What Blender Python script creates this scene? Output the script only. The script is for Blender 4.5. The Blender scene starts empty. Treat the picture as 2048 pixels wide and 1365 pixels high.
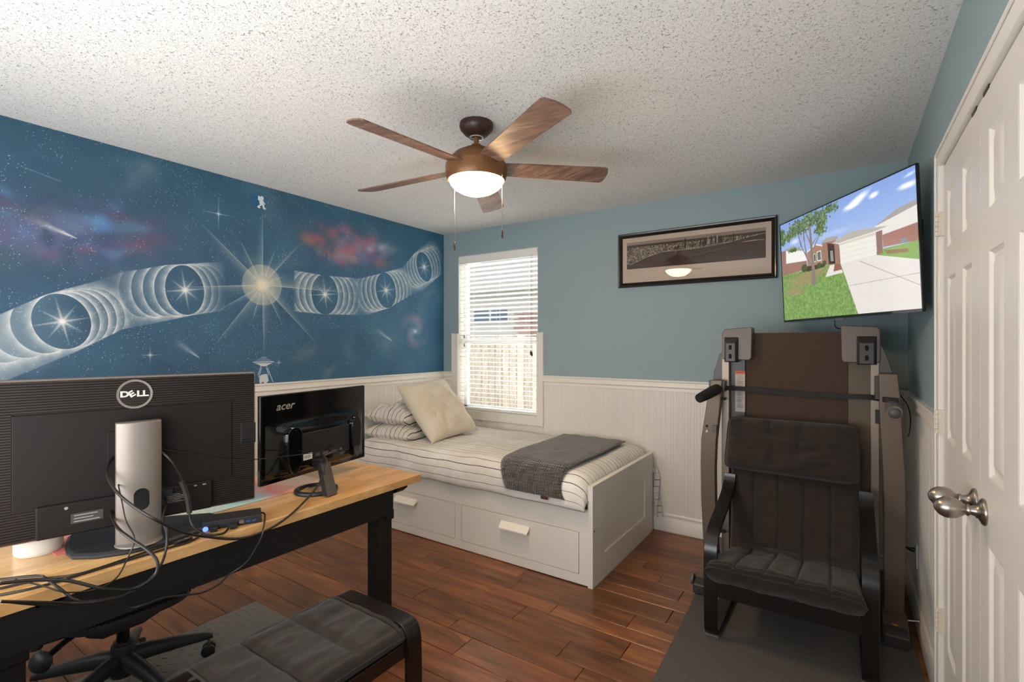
import bpy, bmesh, math, random
import numpy as np
from mathutils import Vector, Matrix, noise
R = math.radians
C = bpy.context.scene.collection
random.seed(7)
S = bpy.context.scene

# ---------------------------------------------------------------- camera, world, lights, exposure
HC = 1.377
cd = bpy.data.cameras.new('camera'); cam = bpy.data.objects.new('camera', cd); C.objects.link(cam)
cam.location = (0, 0, HC); cam.rotation_euler = (R(90), 0, 0.5908)
cd.sensor_width = 36.0; cd.lens = 990.0/2048*36.0; cd.shift_y = 5.1/2048; cd.clip_start = 0.02
S.camera = cam
S.view_settings.view_transform = 'Standard'; S.view_settings.look = 'None'
S.view_settings.exposure = 0.50; S.view_settings.gamma = 1.0
try: S.view_settings.use_curve_mapping = False
except Exception: pass
w = bpy.data.worlds.new('world'); S.world = w; w.use_nodes = True
nt = w.node_tree
for n in list(nt.nodes): nt.nodes.remove(n)
wo = nt.nodes.new('ShaderNodeOutputWorld'); bg = nt.nodes.new('ShaderNodeBackground')
sky = nt.nodes.new('ShaderNodeTexSky'); sky.sky_type = 'HOSEK_WILKIE'; sky.turbidity = 4.0
sky.sun_direction = Vector((0.5, 0.3, 0.8)).normalized()
mx = nt.nodes.new('ShaderNodeMixRGB'); mx.inputs[0].default_value = 0.75; mx.inputs[2].default_value = (1, 1, 1, 1)
nt.links.new(sky.outputs[0], mx.inputs[1]); nt.links.new(mx.outputs[0], bg.inputs[0])
bg.inputs[1].default_value = 1.0; nt.links.new(bg.outputs[0], wo.inputs[0])
def area(name, loc, rot, sx, sy, power, col):
    l = bpy.data.lights.new(name, 'AREA'); l.shape = 'RECTANGLE'; l.size = sx; l.size_y = sy; l.energy = power; l.color = col
    o = bpy.data.objects.new(name, l); C.objects.link(o); o.location = loc; o.rotation_euler = rot; return o
# daylight entering by the window, and two added fill lamps
area('window_daylight', (-2.63, 5.3, 4.2), (R(-45), 0, 0), 3.0, 2.2, 1500, (0.93, 0.97, 1.0))
area('ground_fill_lamp', (-2.63, 5.0, -0.15), (R(180), 0, 0), 3.0, 1.8, 90, (1.0, 0.98, 0.95))  # unseen lamp added at ground level to throw light up at the ceiling
area('rear_fill_lamp', (-1.4, -0.30, 1.30), (R(122), 0, 0), 2.6, 1.2, 56, (0.97, 0.98, 1.0))  # fill lamp added behind the camera, aimed up; no real source there
GLOBE = 56.0   # strength of the fan lamp's glass

# ---------------------------------------------------------------- object helpers
W = {}
def tag(o, label=None, cat=None, group=None, kind=None):
    if label: o['label'] = label
    if cat: o['category'] = cat
    if group: o['group'] = group
    if kind: o['kind'] = kind
    return o
def thing(name, label, cat, loc, group=None):
    o = bpy.data.objects.new(name, None); C.objects.link(o); o.empty_display_size = 0.05
    o.location = loc; W[o] = Vector(loc); return tag(o, label, cat, group)
class G:
    def __init__(s): s.V = []; s.F = []; s.UV = None
    def add(s, V, F, xf=None):
        k = len(s.V); s.V += [tuple(xf(*v)) if xf else tuple(v) for v in V]; s.F += [tuple(i+k for i in f) for f in F]; return s
    def box(s, a, b, xf=None):
        (x0, y0, z0), (x1, y1, z1) = a, b
        V = [(x0,y0,z0),(x1,y0,z0),(x1,y1,z0),(x0,y1,z0),(x0,y0,z1),(x1,y0,z1),(x1,y1,z1),(x0,y1,z1)]
        return s.add(V, [(0,3,2,1),(4,5,6,7),(0,1,5,4),(1,2,6,5),(2,3,7,6),(3,0,4,7)], xf)
    def cyl(s, p0, p1, r0, r1=None, n=20, caps=True, xf=None):
        return s.tube([p0, p1], [r0, r0 if r1 is None else r1], n=n, smooth=0, caps=caps, xf=xf)
    def tube(s, P, r, n=8, smooth=4, caps=True, xf=None):
        P = [Vector(p) for p in P]
        rr = list(r) if isinstance(r, (list, tuple)) else [r]*len(P)
        if smooth and len(P) > 2: P, rr = catmull(P, rr, smooth)
        V = []; F = []; t = (P[1]-P[0]).normalized()
        a = t.orthogonal().normalized()
        for i, p in enumerate(P):
            t = (P[min(i+1, len(P)-1)]-P[max(i-1, 0)]).normalized()
            a = (a-t*a.dot(t)).normalized(); b = t.cross(a)
            for k in range(n):
                q = 2*math.pi*k/n; V.append(p+(a*math.cos(q)+b*math.sin(q))*rr[i])
        for i in range(len(P)-1):
            for k in range(n):
                F.append((i*n+k, i*n+(k+1) % n, (i+1)*n+(k+1) % n, (i+1)*n+k))
        if caps: F.append(tuple(range(n))[::-1]); F.append(tuple((len(P)-1)*n+k for k in range(n)))
        return s.add(V, F, xf)
    def lathe(s, prof, c, n=32, ax=(0, 0, 1), xf=None):
        ax = Vector(ax).normalized(); a = ax.orthogonal().normalized(); b = ax.cross(a); c = Vector(c)
        V = []; F = []; m = len(prof)
        for r_, h in prof:
            for k in range(n):
                q = 2*math.pi*k/n; V.append(c+ax*h+(a*math.cos(q)+b*math.sin(q))*max(r_, 1e-5))
        for i in range(m-1):
            for k in range(n): F.append((i*n+k, i*n+(k+1) % n, (i+1)*n+(k+1) % n, (i+1)*n+k))
        if prof[0] != prof[-1]: F.append(tuple(range(n))[::-1]); F.append(tuple((m-1)*n+k for k in range(n)))
        return s.add(V, F, xf)
    def prism(s, poly, f0, f1, xf=None):
        # poly: 2d points; f0/f1 map (u,v)->3d for both ends
        n = len(poly); V = [f0(u, v) for u, v in poly]+[f1(u, v) for u, v in poly]
        F = [tuple(range(n))[::-1], tuple(range(n, 2*n))]+[(i, (i+1) % n, n+(i+1) % n, n+i) for i in range(n)]
        return s.add(V, F, xf)
    def ribbon(s, P, side, wd, th, smooth=6, xf=None):
        # bent strip: centreline P, width along side, thickness th
        P = [Vector(p) for p in P]
        if smooth: P, _ = catmull(P, [0]*len(P), smooth)
        sd = Vector(side).normalized(); V = []; F = []
        for i, p in enumerate(P):
            t = (P[min(i+1, len(P)-1)]-P[max(i-1, 0)]).normalized(); nn = t.cross(sd).normalized()
            for a, b in ((-1,-1),(1,-1),(1,1),(-1,1)): V.append(p+sd*wd/2*a+nn*th/2*b)
        for i in range(len(P)-1):
            for k in range(4): F.append((i*4+k, i*4+(k+1) % 4, (i+1)*4+(k+1) % 4, (i+1)*4+k))
        m = (len(P)-1)*4; F.append((3,2,1,0)); F.append((m, m+1, m+2, m+3))
        return s.add(V, F, xf)
    def grid(s, fn, nu, nv, xf=None, wrapu=False, wrapv=False):
        V = [fn(i/nu, j/nv) for j in range(nv+(0 if wrapv else 1)) for i in range(nu+(0 if wrapu else 1))]
        cu = nu if wrapu else nu+1; cv = nv if wrapv else nv+1; F = []
        for j in range(nv):
            for i in range(nu):
                F.append((j*cu+i, j*cu+(i+1) % cu, ((j+1) % cv)*cu+(i+1) % cu, ((j+1) % cv)*cu+i))
        return s.add(V, F, xf)
    def put(s, name, mat, parent=None, bev=0, uv=None, sharp=38, seg=2, fix=True):
        V = np.array([tuple(v) for v in s.V], dtype=float); c = (V.min(0)+V.max(0))/2
        me = bpy.data.meshes.new(name); me.from_pydata((V-c).tolist(), [], s.F); me.validate()
        if fix:
            b = bmesh.new(); b.from_mesh(me); bmesh.ops.recalc_face_normals(b, faces=b.faces); b.to_mesh(me); b.free()
        o = bpy.data.objects.new(name, me); C.objects.link(o); W[o] = Vector(c)
        if parent is not None: o.parent = parent; o.location = Vector(c)-W[parent]
        else: o.location = c
        me.materials.append(mat); me.polygons.foreach_set('use_smooth', [True]*len(me.polygons))
        if bev:
            m = o.modifiers.new('bevel', 'BEVEL'); m.width = bev; m.segments = seg; m.limit_method = 'ANGLE'; m.harden_normals = True
            me.set_sharp_from_angle(angle=R(30))
        else: me.set_sharp_from_angle(angle=R(sharp))
        if uv:
            l = me.uv_layers.new(name='uv')
            for lp in me.loops: l.data[lp.index].uv = uv(*(V[lp.vertex_index]))
        return o
def catmull(P, rr, k):
    out = []; ro = []
    for i in range(len(P)-1):
        p0 = P[max(i-1, 0)]; p1 = P[i]; p2 = P[i+1]; p3 = P[min(i+2, len(P)-1)]
        for j in range(k):
            t = j/k; out.append(0.5*((2*p1)+(p2-p0)*t+(2*p0-5*p1+4*p2-p3)*t*t+(3*p1-p0-3*p2+p3)*t**3)); ro.append(rr[i]+(rr[i+1]-rr[i])*t)
    out.append(P[-1]); ro.append(rr[-1]); return out, ro
def box(name, a, b, mat, parent=None, bev=0.002, xf=None): return G().box(a, b, xf).put(name, mat, parent, bev)
def frame(o, az):
    u = Vector((math.cos(az), math.sin(az), 0)); n = Vector((math.sin(az), -math.cos(az), 0)); o = Vector(o)
    return lambda a, b, z: o+u*a+n*b+Vector((0, 0, z))
def text(name, s, size, ext, xf, mat, parent=None, shear=0.0, bold=0.0, space=1.0, align='CENTER', uv=None):
    cu = bpy.data.curves.new(name, 'FONT'); cu.body = s; cu.size = size; cu.align_x = align; cu.align_y = 'CENTER'
    cu.shear = shear; cu.offset = bold; cu.space_character = space; cu.extrude = 0; cu.resolution_u = 3
    t = bpy.data.objects.new('t', cu); C.objects.link(t); dg = bpy.context.evaluated_depsgraph_get()
    me = bpy.data.meshes.new_from_object(t.evaluated_get(dg)); bpy.data.objects.remove(t); bpy.data.curves.remove(cu)
    g = G(); g.V = [tuple(xf(v.co.x, ext, v.co.y)) for v in me.vertices]; g.F = [tuple(p.vertices) for p in me.polygons]
    bpy.data.meshes.remove(me)
    if not g.V: return None
    return g.put(name, mat, parent, fix=False)

# ---------------------------------------------------------------- material helpers
def lin(c):
    if isinstance(c, str): c = [int(c[i:i+2], 16)/255 for i in (0, 2, 4)]
    return [(x/12.92 if x <= .04045 else ((x+.055)/1.055)**2.4) for x in c]
MC = {}
def M(name, col, rough=0.5, metal=0.0, var=None, bump=None, stretch=None, coat=0, spec=0.5, emit=None, trans=0, alpha=1, rnd=0, sheen=0, var2=None):
    """col: sRGB hex; var: (scale, dark hex) noise mix; bump: (scale, strength, distance)"""
    if name in MC: return MC[name]
    m = bpy.data.materials.new(name); m.use_nodes = True; t = m.node_tree; b = t.nodes['Principled BSDF']; L = t.links
    c = lin(col); b.inputs['Base Color'].default_value = (*c, 1); b.inputs['Roughness'].default_value = rough
    b.inputs['Metallic'].default_value = metal; b.inputs['Specular IOR Level'].default_value = spec
    if coat: b.inputs['Coat Weight'].default_value = coat; b.inputs['Coat Roughness'].default_value = 0.12
    if sheen: b.inputs['Sheen Weight'].default_value = sheen; b.inputs['Sheen Roughness'].default_value = .5
    if emit: b.inputs['Emission Color'].default_value = (*lin(emit[0]), 1); b.inputs['Emission Strength'].default_value = emit[1]
    if trans: b.inputs['Transmission Weight'].default_value = trans
    if alpha < 1: b.inputs['Alpha'].default_value = alpha
    tc = t.nodes.new('ShaderNodeTexCoord'); src = tc.outputs['Object']
    if rnd:
        oi = t.nodes.new('ShaderNodeObjectInfo'); ml = t.nodes.new('ShaderNodeVectorMath'); ml.operation = 'ADD'
        sc = t.nodes.new('ShaderNodeMath'); sc.operation = 'MULTIPLY'; sc.inputs[1].default_value = 37.0
        L.new(oi.outputs['Random'], sc.inputs[0]); L.new(src, ml.inputs[0]); L.new(sc.outputs[0], ml.inputs[1]); src = ml.outputs[0]
    if stretch:
        mp = t.nodes.new('ShaderNodeMapping'); mp.inputs['Scale'].default_value = stretch; L.new(src, mp.inputs[0]); src = mp.outputs[0]
    cs = None
    def mixc(fac, ca, cb):
        x = t.nodes.new('ShaderNodeMixRGB'); L.new(fac, x.inputs[0])
        for k, v in ((1, ca), (2, cb)):
            if isinstance(v, (list, tuple)): x.inputs[k].default_value = (*v, 1)
            else: L.new(v, x.inputs[k])
        return x.outputs[0]
    def nz(scale, detail=6, rough=.6, dist=0):
        n = t.nodes.new('ShaderNodeTexNoise'); n.inputs['Scale'].default_value = scale; n.inputs['Detail'].default_value = detail
        n.inputs['Roughness'].default_value = rough; n.inputs['Distortion'].default_value = dist; L.new(src, n.inputs[0]); return n.outputs[0]
    def ramp(fac, a, bb):
        r = t.nodes.new('ShaderNodeMapRange'); r.inputs[1].default_value = a; r.inputs[2].default_value = bb; L.new(fac, r.inputs[0]); return r.outputs[0]
    if var:
        cs = mixc(ramp(nz(var[0], dist=var[2] if len(var) > 2 else 0), .35, .68), c, lin(var[1]))
    if var2:
        cs = mixc(ramp(nz(var2[0], 3, .5, 1.5), .5, .75), cs if cs else c, lin(var2[1]))
    if rnd:
        oi2 = t.nodes.new('ShaderNodeObjectInfo'); mr = ramp(oi2.outputs['Random'], 0, 1)
        hs = t.nodes.new('ShaderNodeHueSaturation'); v = t.nodes.new('ShaderNodeMapRange'); v.inputs[3].default_value = 1-rnd; v.inputs[4].default_value = 1+rnd
        L.new(mr, v.inputs[0]); L.new(v.outputs[0], hs.inputs['Value'])
        if cs: L.new(cs, hs.inputs['Color'])
        else: hs.inputs['Color'].default_value = (*c, 1)
        cs = hs.outputs[0]
    if cs: L.new(cs, b.inputs['Base Color'])
    if bump:
        bp = t.nodes.new('ShaderNodeBump'); bp.inputs['Strength'].default_value = bump[1]; bp.inputs['Distance'].default_value = bump[2]
        L.new(nz(bump[0], 4), bp.inputs['Height']); L.new(bp.outputs[0], b.inputs['Normal'])
    m['nodes'] = 1; MC[name] = m; return m
def nodes(m): return m.node_tree, m.node_tree.nodes['Principled BSDF'], m.node_tree.links
def image_mat(name, arr, rough=0.6, emit=0.0, bump=None, coat=0, base=True, spec=.5):
    h, wd = arr.shape[:2]; im = bpy.data.images.new(name, wd, h)
    px = np.ones((h, wd, 4), dtype=np.float32); px[..., :3] = np.clip(arr, 0, 1); im.pixels.foreach_set(px.ravel()); im.pack()
    m = M(name, '808080', rough, bump=bump, coat=coat, spec=spec); t, b, L = nodes(m)
    ti = t.nodes.new('ShaderNodeTexImage'); ti.image = im; ti.extension = 'EXTEND'
    uvn = t.nodes.new('ShaderNodeUVMap'); L.new(uvn.outputs[0], ti.inputs[0])
    if emit:
        L.new(ti.outputs[0], b.inputs['Emission Color']); b.inputs['Emission Strength'].default_value = emit; b.inputs['Base Color'].default_value = (.01, .01, .01, 1)
    else: L.new(ti.outputs[0], b.inputs['Base Color'])
    return m
# numpy painting (v axis up)
def hexc(c): return np.array([int(c[i:i+2], 16)/255 for i in (0, 2, 4)])
def polyfill(A, pts, col, alpha=1.0, x0=0, y0=0, sx=1, sy=1):
    h, wd = A.shape[:2]; P = [((x-x0)*sx*wd, (y-y0)*sy*h) for x, y in pts]
    xs = [p[0] for p in P]; ys = [p[1] for p in P]
    a, b_ = max(0, int(min(xs))-1), min(wd, int(max(xs))+2); c_, d = max(0, int(min(ys))-1), min(h, int(max(ys))+2)
    if a >= b_ or c_ >= d: return
    acc = np.zeros((d-c_, b_-a))
    for oy in (.25, .75):
        for ox in (.25, .75):
            X, Y = np.meshgrid(np.arange(a, b_)+ox, np.arange(c_, d)+oy); ins = np.zeros(X.shape, bool)
            for i in range(len(P)):
                (x1, y1), (x2, y2) = P[i], P[i-1]
                if y1 == y2: continue
                ins ^= ((y1 > Y) != (y2 > Y)) & (X < (x2-x1)*(Y-y1)/(y2-y1)+x1)
            acc += ins/4
    al = (acc*alpha)[..., None]; A[c_:d, a:b_] = A[c_:d, a:b_]*(1-al)+np.asarray(col)*al
def vnoise(h, wd, cy, cx, seed=0, oct_=4):
    rg = np.random.RandomState(seed); out = np.zeros((h, wd)); amp = 1; tot = 0
    for o in range(oct_):
        ny, nx = int(cy*2**o)+2, int(cx*2**o)+2; g = rg.rand(ny+1, nx+1)
        y = np.linspace(0, ny-1.001, h); x = np.linspace(0, nx-1.001, wd); yi = y.astype(int); xi = x.astype(int)
        fy = (y-yi)[:, None]; fx = (x-xi)[None]; fy = fy*fy*(3-2*fy); fx = fx*fx*(3-2*fx)
        a = g[yi][:, xi]; b = g[yi][:, xi+1]; c = g[yi+1][:, xi]; d = g[yi+1][:, xi+1]
        out += amp*((a*(1-fx)+b*fx)*(1-fy)+(c*(1-fx)+d*fx)*fy); tot += amp; amp *= .55
    return out/tot
# ---------------------------------------------------------------- materials
white_trim = M('white_trim_paint', 'e9e3da', .35)
white_door = M('white_door_paint', 'e2dcd3', .38, bump=(60, .03, .002))
bead_white = M('beadboard_paint', 'e6e0d8', .42)
blue_wall = M('blue_grey_wall_paint', '93a7ac', .75, bump=(170, .22, .003))
black_metal = M('black_powder_metal', '0c0b0b', .5, bump=(500, .08, .0005))
black_plastic = M('black_plastic', '17181a', .45, bump=(700, .05, .0003))
gloss_black = M('gloss_black_plastic', '08080a', .06, coat=.3)
dark_rubber = M('dark_rubber', '101010', .7)
steel = M('brushed_steel', 'a9a49d', .28, 1.0, bump=(200, .03, .0003))
silver = M('silver_painted_metal', '867c73', .5, .55)
bed_white = M('white_bed_foil', 'e4ded4', .45)
dark_brown = M('dark_brown_lacquer', '1a1210', .3, var=(9, '0c0807'), stretch=(1, 1, 8), coat=.15)
charcoal = M('charcoal_cotton', '2b211a', .95, var=(14, '221914'), bump=(420, .5, .002), sheen=.15)
cream = M('cream_velvet', 'ded3bf', .8, var=(6, 'd2c3aa'), bump=(300, .15, .001), sheen=.3)
cable_mat = M('cable_rubber', '171310', .4)
glass = M('clear_glass', 'ffffff', .02, trans=1.0)
glass.node_tree.nodes['Principled BSDF'].inputs['IOR'].default_value = 1.15
pic_glass = M('picture_glass', 'ffffff', .0, trans=1.0); pic_glass.node_tree.nodes['Principled BSDF'].inputs['IOR'].default_value = 1.3
blind_white = M('white_blind', 'f1efea', .45)
nickel = M('satin_nickel', 'a89f96', .32, 1.0)

# ---------------------------------------------------------------- room shell
XL, XR, YB, YF, ZC, ZR = -3.257, 0.307, 3.655, -0.45, 2.44, 1.107
BWX0, BWX1, BWZ0, BWZ1 = -3.069, -2.183, 0.744, 2.209     # window opening
floor = tag(box('floor', (XL, YF, -.06), (XR, YB, -.008), M('subfloor', '1c0f0a', .8), bev=0), kind='structure')
# planks: three widths repeating, running along X
wood = M('hickory_plank', '85502e', .3, var=(5, '5a3115'), var2=(3.0, '9c6436'), bump=(22, .22, .003), stretch=(.55, 4.2, 1), rnd=.26, spec=.5)
t_, b_, L_ = nodes(wood)
sn = t_.nodes.new('ShaderNodeTexNoise'); sn.inputs['Scale'].default_value = 8; rm = t_.nodes.new('ShaderNodeMapRange')
rm.inputs[3].default_value = .2; rm.inputs[4].default_value = .42
L_.new(t_.nodes['Texture Coordinate'].outputs['Object'], sn.inputs[0]); L_.new(sn.outputs[0], rm.inputs[0])
fixed = {0: [-1.441], 1: [-1.594], 2: [-1.94, -1.05], 3: [-.813], 4: [-1.25, -2.036], 5: [-.877, -2.246], 9: [-.895], 6: [-1.6], -3: [-2.4], -4: [-2.62], -5: [-2.6]}
wseq = [.146, .099, .139]; ystart = 1.673; rows = []; y = ystart; i = 0
while y < YB: rows.append((i, y, min(y+wseq[i % 3], YB))); y += wseq[i % 3]; i += 1
y = ystart; i = -1
while y > YF: w_ = wseq[i % 3]; rows.append((i, max(y-w_, YF), y)); y -= w_; i -= 1
rg = random.Random(3)
for k, y0, y1 in rows:
    cuts = list(fixed.get(k, [rg.uniform(-2.9, -.3)])); cuts.sort()
    x = cuts[0]
    while x-XL > 1.15: x -= rg.uniform(.55, 1.1); cuts.insert(0, x)
    x = cuts[-1]
    while XR-x > 1.15: x += rg.uniform(.55, 1.1); cuts.append(x)
    full = []; e = [XL]+[q for q in cuts if XL+.1 < q < XR-.1]+[XR]; full = [e[0]]
    for q in e[1:]:
        if q-full[-1] > 1.3: full.append((q+full[-1])/2)
        full.append(q)
    for a, b in zip(full, full[1:]):
        gp = .0009; g = G(); c = .0022
        x0, x1, ya, yb = a+gp, b-gp, y0+gp, y1-gp; dz = rg.uniform(-.0006, .0004)
        V = [(x0,ya,-.008),(x1,ya,-.008),(x1,yb,-.008),(x0,yb,-.008),(x0,ya,-.0018),(x1,ya,-.0018),(x1,yb,-.0018),(x0,yb,-.0018),
             (x0+c,ya+c,dz),(x1-c,ya+c,dz),(x1-c,yb-c,dz),(x0+c,yb-c,dz)]
        F = [(0,3,2,1),(0,1,5,4),(1,2,6,5),(2,3,7,6),(3,0,4,7),(4,5,9,8),(5,6,10,9),(6,7,11,10),(7,4,8,11),(8,9,10,11)]
        g.add(V, F); g.put('plank', wood, floor, fix=False, sharp=12)

# ceiling with acoustic popcorn relief
pop = M('popcorn_ceiling', 'dcdad4', .92)
t_, b_, L_ = nodes(pop); tc = t_.nodes['Texture Coordinate']
o_c = tc.outputs['Object']
def _n(sc, det, dist=0):
    n = t_.nodes.new('ShaderNodeTexNoise'); n.inputs['Scale'].default_value = sc; n.inputs['Detail'].default_value = det; n.inputs['Distortion'].default_value = dist; L_.new(o_c, n.inputs[0]); return n.outputs[0]
def _r(f, a, b, c, d):
    m = t_.nodes.new('ShaderNodeMapRange'); m.inputs[1].default_value = a; m.inputs[2].default_value = b; m.inputs[3].default_value = c; m.inputs[4].default_value = d; L_.new(f, m.inputs[0]); return m.outputs[0]
def _b(h, st, ds, prev=None):
    b = t_.nodes.new('ShaderNodeBump'); b.inputs['Strength'].default_value = st; b.inputs['Distance'].default_value = ds; L_.new(h, b.inputs['Height'])
    if prev: L_.new(prev, b.inputs['Normal'])
    return b.outputs[0]
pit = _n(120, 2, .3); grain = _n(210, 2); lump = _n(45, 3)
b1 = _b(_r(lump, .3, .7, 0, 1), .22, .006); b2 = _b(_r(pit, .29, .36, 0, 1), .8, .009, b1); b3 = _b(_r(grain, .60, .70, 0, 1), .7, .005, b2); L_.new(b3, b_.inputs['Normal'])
mi = t_.nodes.new('ShaderNodeMixRGB'); L_.new(_r(pit, .28, .34, 0, 1), mi.inputs[0]); mi.inputs[1].default_value = (*lin('b8b1a9'), 1); mi.inputs[2].default_value = (*lin('ebe8e3'), 1); L_.new(mi.outputs[0], b_.inputs['Base Color'])  # pits darkened in the base colour to imitate crevice shade
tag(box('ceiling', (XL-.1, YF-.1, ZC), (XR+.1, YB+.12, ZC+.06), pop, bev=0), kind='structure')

def wall(name, boxes, mat):
    g = G()
    for a, b in boxes: g.box(a, b)
    return tag(g.put(name, mat), kind='structure')
wb = wall('wall_back', [((XL-.1, YB, 0), (BWX0, YB+.12, ZC)), ((BWX1, YB, 0), (XR+.1, YB+.12, ZC)), ((BWX0, YB, 0), (BWX1, YB+.12, BWZ0)), ((BWX0, YB, BWZ1), (BWX1, YB+.12, ZC))], blue_wall)
wl = wall('wall_left', [((XL-.1, YF, 0), (XL, YB, ZC))], M('navy_wall_paint', '2f4f68', .75, bump=(170, .22, .003)))
wr = wall('wall_right', [((XR, YF, 0), (XR+.1, 1.183, ZC)), ((XR, 2.392, 0), (XR+.1, YB, ZC)), ((XR, 1.183, 2.032), (XR+.1, 2.392, ZC))], blue_wall)
wf = wall('wall_rear', [((XL-.1, YF-.1, 0), (XR+.1, YF, ZC))], blue_wall)

# beadboard, chair rail, baseboard
def bead(name, p0, p1, out, z0, z1, parent, pitch=.0405):
    d = Vector(p1)-Vector(p0); n = max(1, int(d.length/pitch)); st = d/n; o = Vector(out); prof = [(0, .008), (.09, .0060), (.13, .0060), (.17, .008), (.45, .008), (.49, .0062), (.53, .008)]
    V = []; F = []
    for i in range(n):
        for a, t in prof:
            q = Vector(p0)+st*(i+a)+o*t; V += [(q.x, q.y, z0), (q.x, q.y, z1)]
    q = Vector(p0)+d+o*.008; V += [(q.x, q.y, z0), (q.x, q.y, z1)]
    for k in range(len(V)//2-1): F.append((2*k, 2*k+2, 2*k+3, 2*k+1))
    g = G().add(V, F)
    ob = g.put(name, bead_white, parent, sharp=20, fix=False); ob['kind'] = 'stuff'; return ob
def mould(name, prof, p0, p1, out, mat=white_trim):
    p0 = Vector(p0); p1 = Vector(p1); o = Vector(out)
    g = G().prism(prof, lambda a, z: p0+o*a+Vector((0, 0, z)), lambda a, z: p1+o*a+Vector((0, 0, z)))
    return tag(g.put(name, mat), kind='structure')
rail = [(0, ZR), (.022, ZR), (.026, ZR-.004), (.026, ZR-.010), (.020, ZR-.016), (.019, ZR-.034), (.024, ZR-.042), (.024, ZR-.050), (.014, ZR-.056), (.012, ZR-.066), (.015, ZR-.072), (.015, ZR-.080), (0, ZR-.080)]
base = [(0, 0), (.017, 0), (.017, .088), (.013, .094), (.013, .112), (.016, .118), (.014, .126), (.009, .132), (0, .132)]
TX0, TX1, TZ0, TZ1 = -3.132, -2.123, .677, 1.472
bead('beadboard', (BWX1+.06, YB, 0), (XR, YB, 0), (0, -1, 0), .12, ZR-.06, wb)
bead('beadboard', (TX0, YB, 0), (BWX1+.06, YB, 0), (0, -1, 0), .12, TZ0+.01, wb)
bead('beadboard', (XL, YB, 0), (TX0, YB, 0), (0, -1, 0), .12, ZR-.06, wb)
bead('beadboard', (XL, YF, 0), (XL, YB, 0), (1, 0, 0), .12, ZR-.06, wl)
bead('beadboard', (XR, 2.449, 0), (XR, YB, 0), (-1, 0, 0), .12, ZR-.06, wr)
mould('trim_1', rail, (TX1, YB, 0), (XR, YB, 0), (0, -1, 0)); mould('trim_2', rail, (XL, YB, 0), (TX0, YB, 0), (0, -1, 0))
mould('trim_3', rail, (XL, YF, 0), (XL, YB, 0), (1, 0, 0)); mould('trim_4', rail, (XR, 2.449, 0), (XR, YB, 0), (-1, 0, 0))
mould('baseboard_back', base, (XL, YB, 0), (XR, YB, 0), (0, -1, 0)); mould('baseboard_left', base, (XL, YF, 0), (XL, YB, 0), (1, 0, 0))
mould('baseboard_right', base, (XR, 2.449, 0), (XR, YB, 0), (-1, 0, 0))

# ---------------------------------------------------------------- window and blind
g = G()
for a, b in [((TX0, YB-.020, TZ0), (BWX0+.004, YB, TZ1)), ((BWX1-.004, YB-.020, TZ0), (TX1, YB, TZ1)), ((BWX0+.004, YB-.020, TZ0), (BWX1-.004, YB, BWZ0+.004))]: g.box(a, b)
tag(g.put('trim_5', white_trim, bev=.002), kind='structure')
g = G()
for a, b in [((TX0-.004, YB-.026, TZ0-.006), (TX0+.010, YB, TZ1+.004)), ((TX1-.010, YB-.026, TZ0-.006), (TX1+.004, YB, TZ1+.004)), ((TX0+.010, YB-.026, TZ0-.006), (TX1-.010, YB, TZ0+.010))]: g.box(a, b)
tag(g.put('trim_6', white_trim, bev=.002), kind='structure')
win = tag(bpy.data.objects.new('window_1', None), kind='structure'); C.objects.link(win); win.location = (-2.626, YB+.1, BWZ0); W[win] = Vector(win.location)
fy0, fy1 = YB+.085, YB+.12; vin = M('white_vinyl', 'eeeeec', .4)
g = G()
for a, b in [((BWX0, fy0, BWZ0), (BWX0+.04, fy1, BWZ1)), ((BWX1-.04, fy0, BWZ0), (BWX1, fy1, BWZ1)), ((BWX0, fy0, BWZ0), (BWX1, fy1, BWZ0+.045)), ((BWX0, fy0, BWZ1-.04), (BWX1, fy1, BWZ1))]: g.box(a, b)
g.put('frame', vin, win, bev=.002)
box('meeting_rail', (BWX0+.04, fy0-.012, 1.385), (BWX1-.04, fy1, 1.43), vin, win)
for z0, z1 in ((BWZ0+.045, 1.385), (1.43, BWZ1-.04)): box('pane', (BWX0+.04, fy0+.014, z0), (BWX1-.04, fy0+.018, z1), glass, win, bev=0)
box('sill', (BWX0, YB-.004, BWZ0-.002), (BWX1, YB+.09, BWZ0+.008), white_trim, win)
g = G()
for a, b in [((BWX0, YB-.001, BWZ0), (BWX0+.004, YB+.086, BWZ1)), ((BWX1-.004, YB-.001, BWZ0), (BWX1, YB+.086, BWZ1)), ((BWX0, YB-.001, BWZ1-.004), (BWX1, YB+.086, BWZ1))]: g.box(a, b)
g.put('jamb', white_trim, win)
bx0, bx1 = BWX0+.008, BWX1-.008; by = YB+.035
bl = thing('window_blind', 'white horizontal slat blind hanging in the window over the bed', 'blind', (-2.626, by, BWZ0+.02))
box('headrail', (bx0, by-.028, BWZ1-.055), (bx1, by+.028, BWZ1-.006), blind_white, bl)
box('valance', (bx0, by-.036, BWZ1-.075), (bx1, by-.029, BWZ1-.005), blind_white, bl)
ns = 33; z0 = BWZ0+.05; z1 = BWZ1-.09; tilt = R(13)
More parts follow.
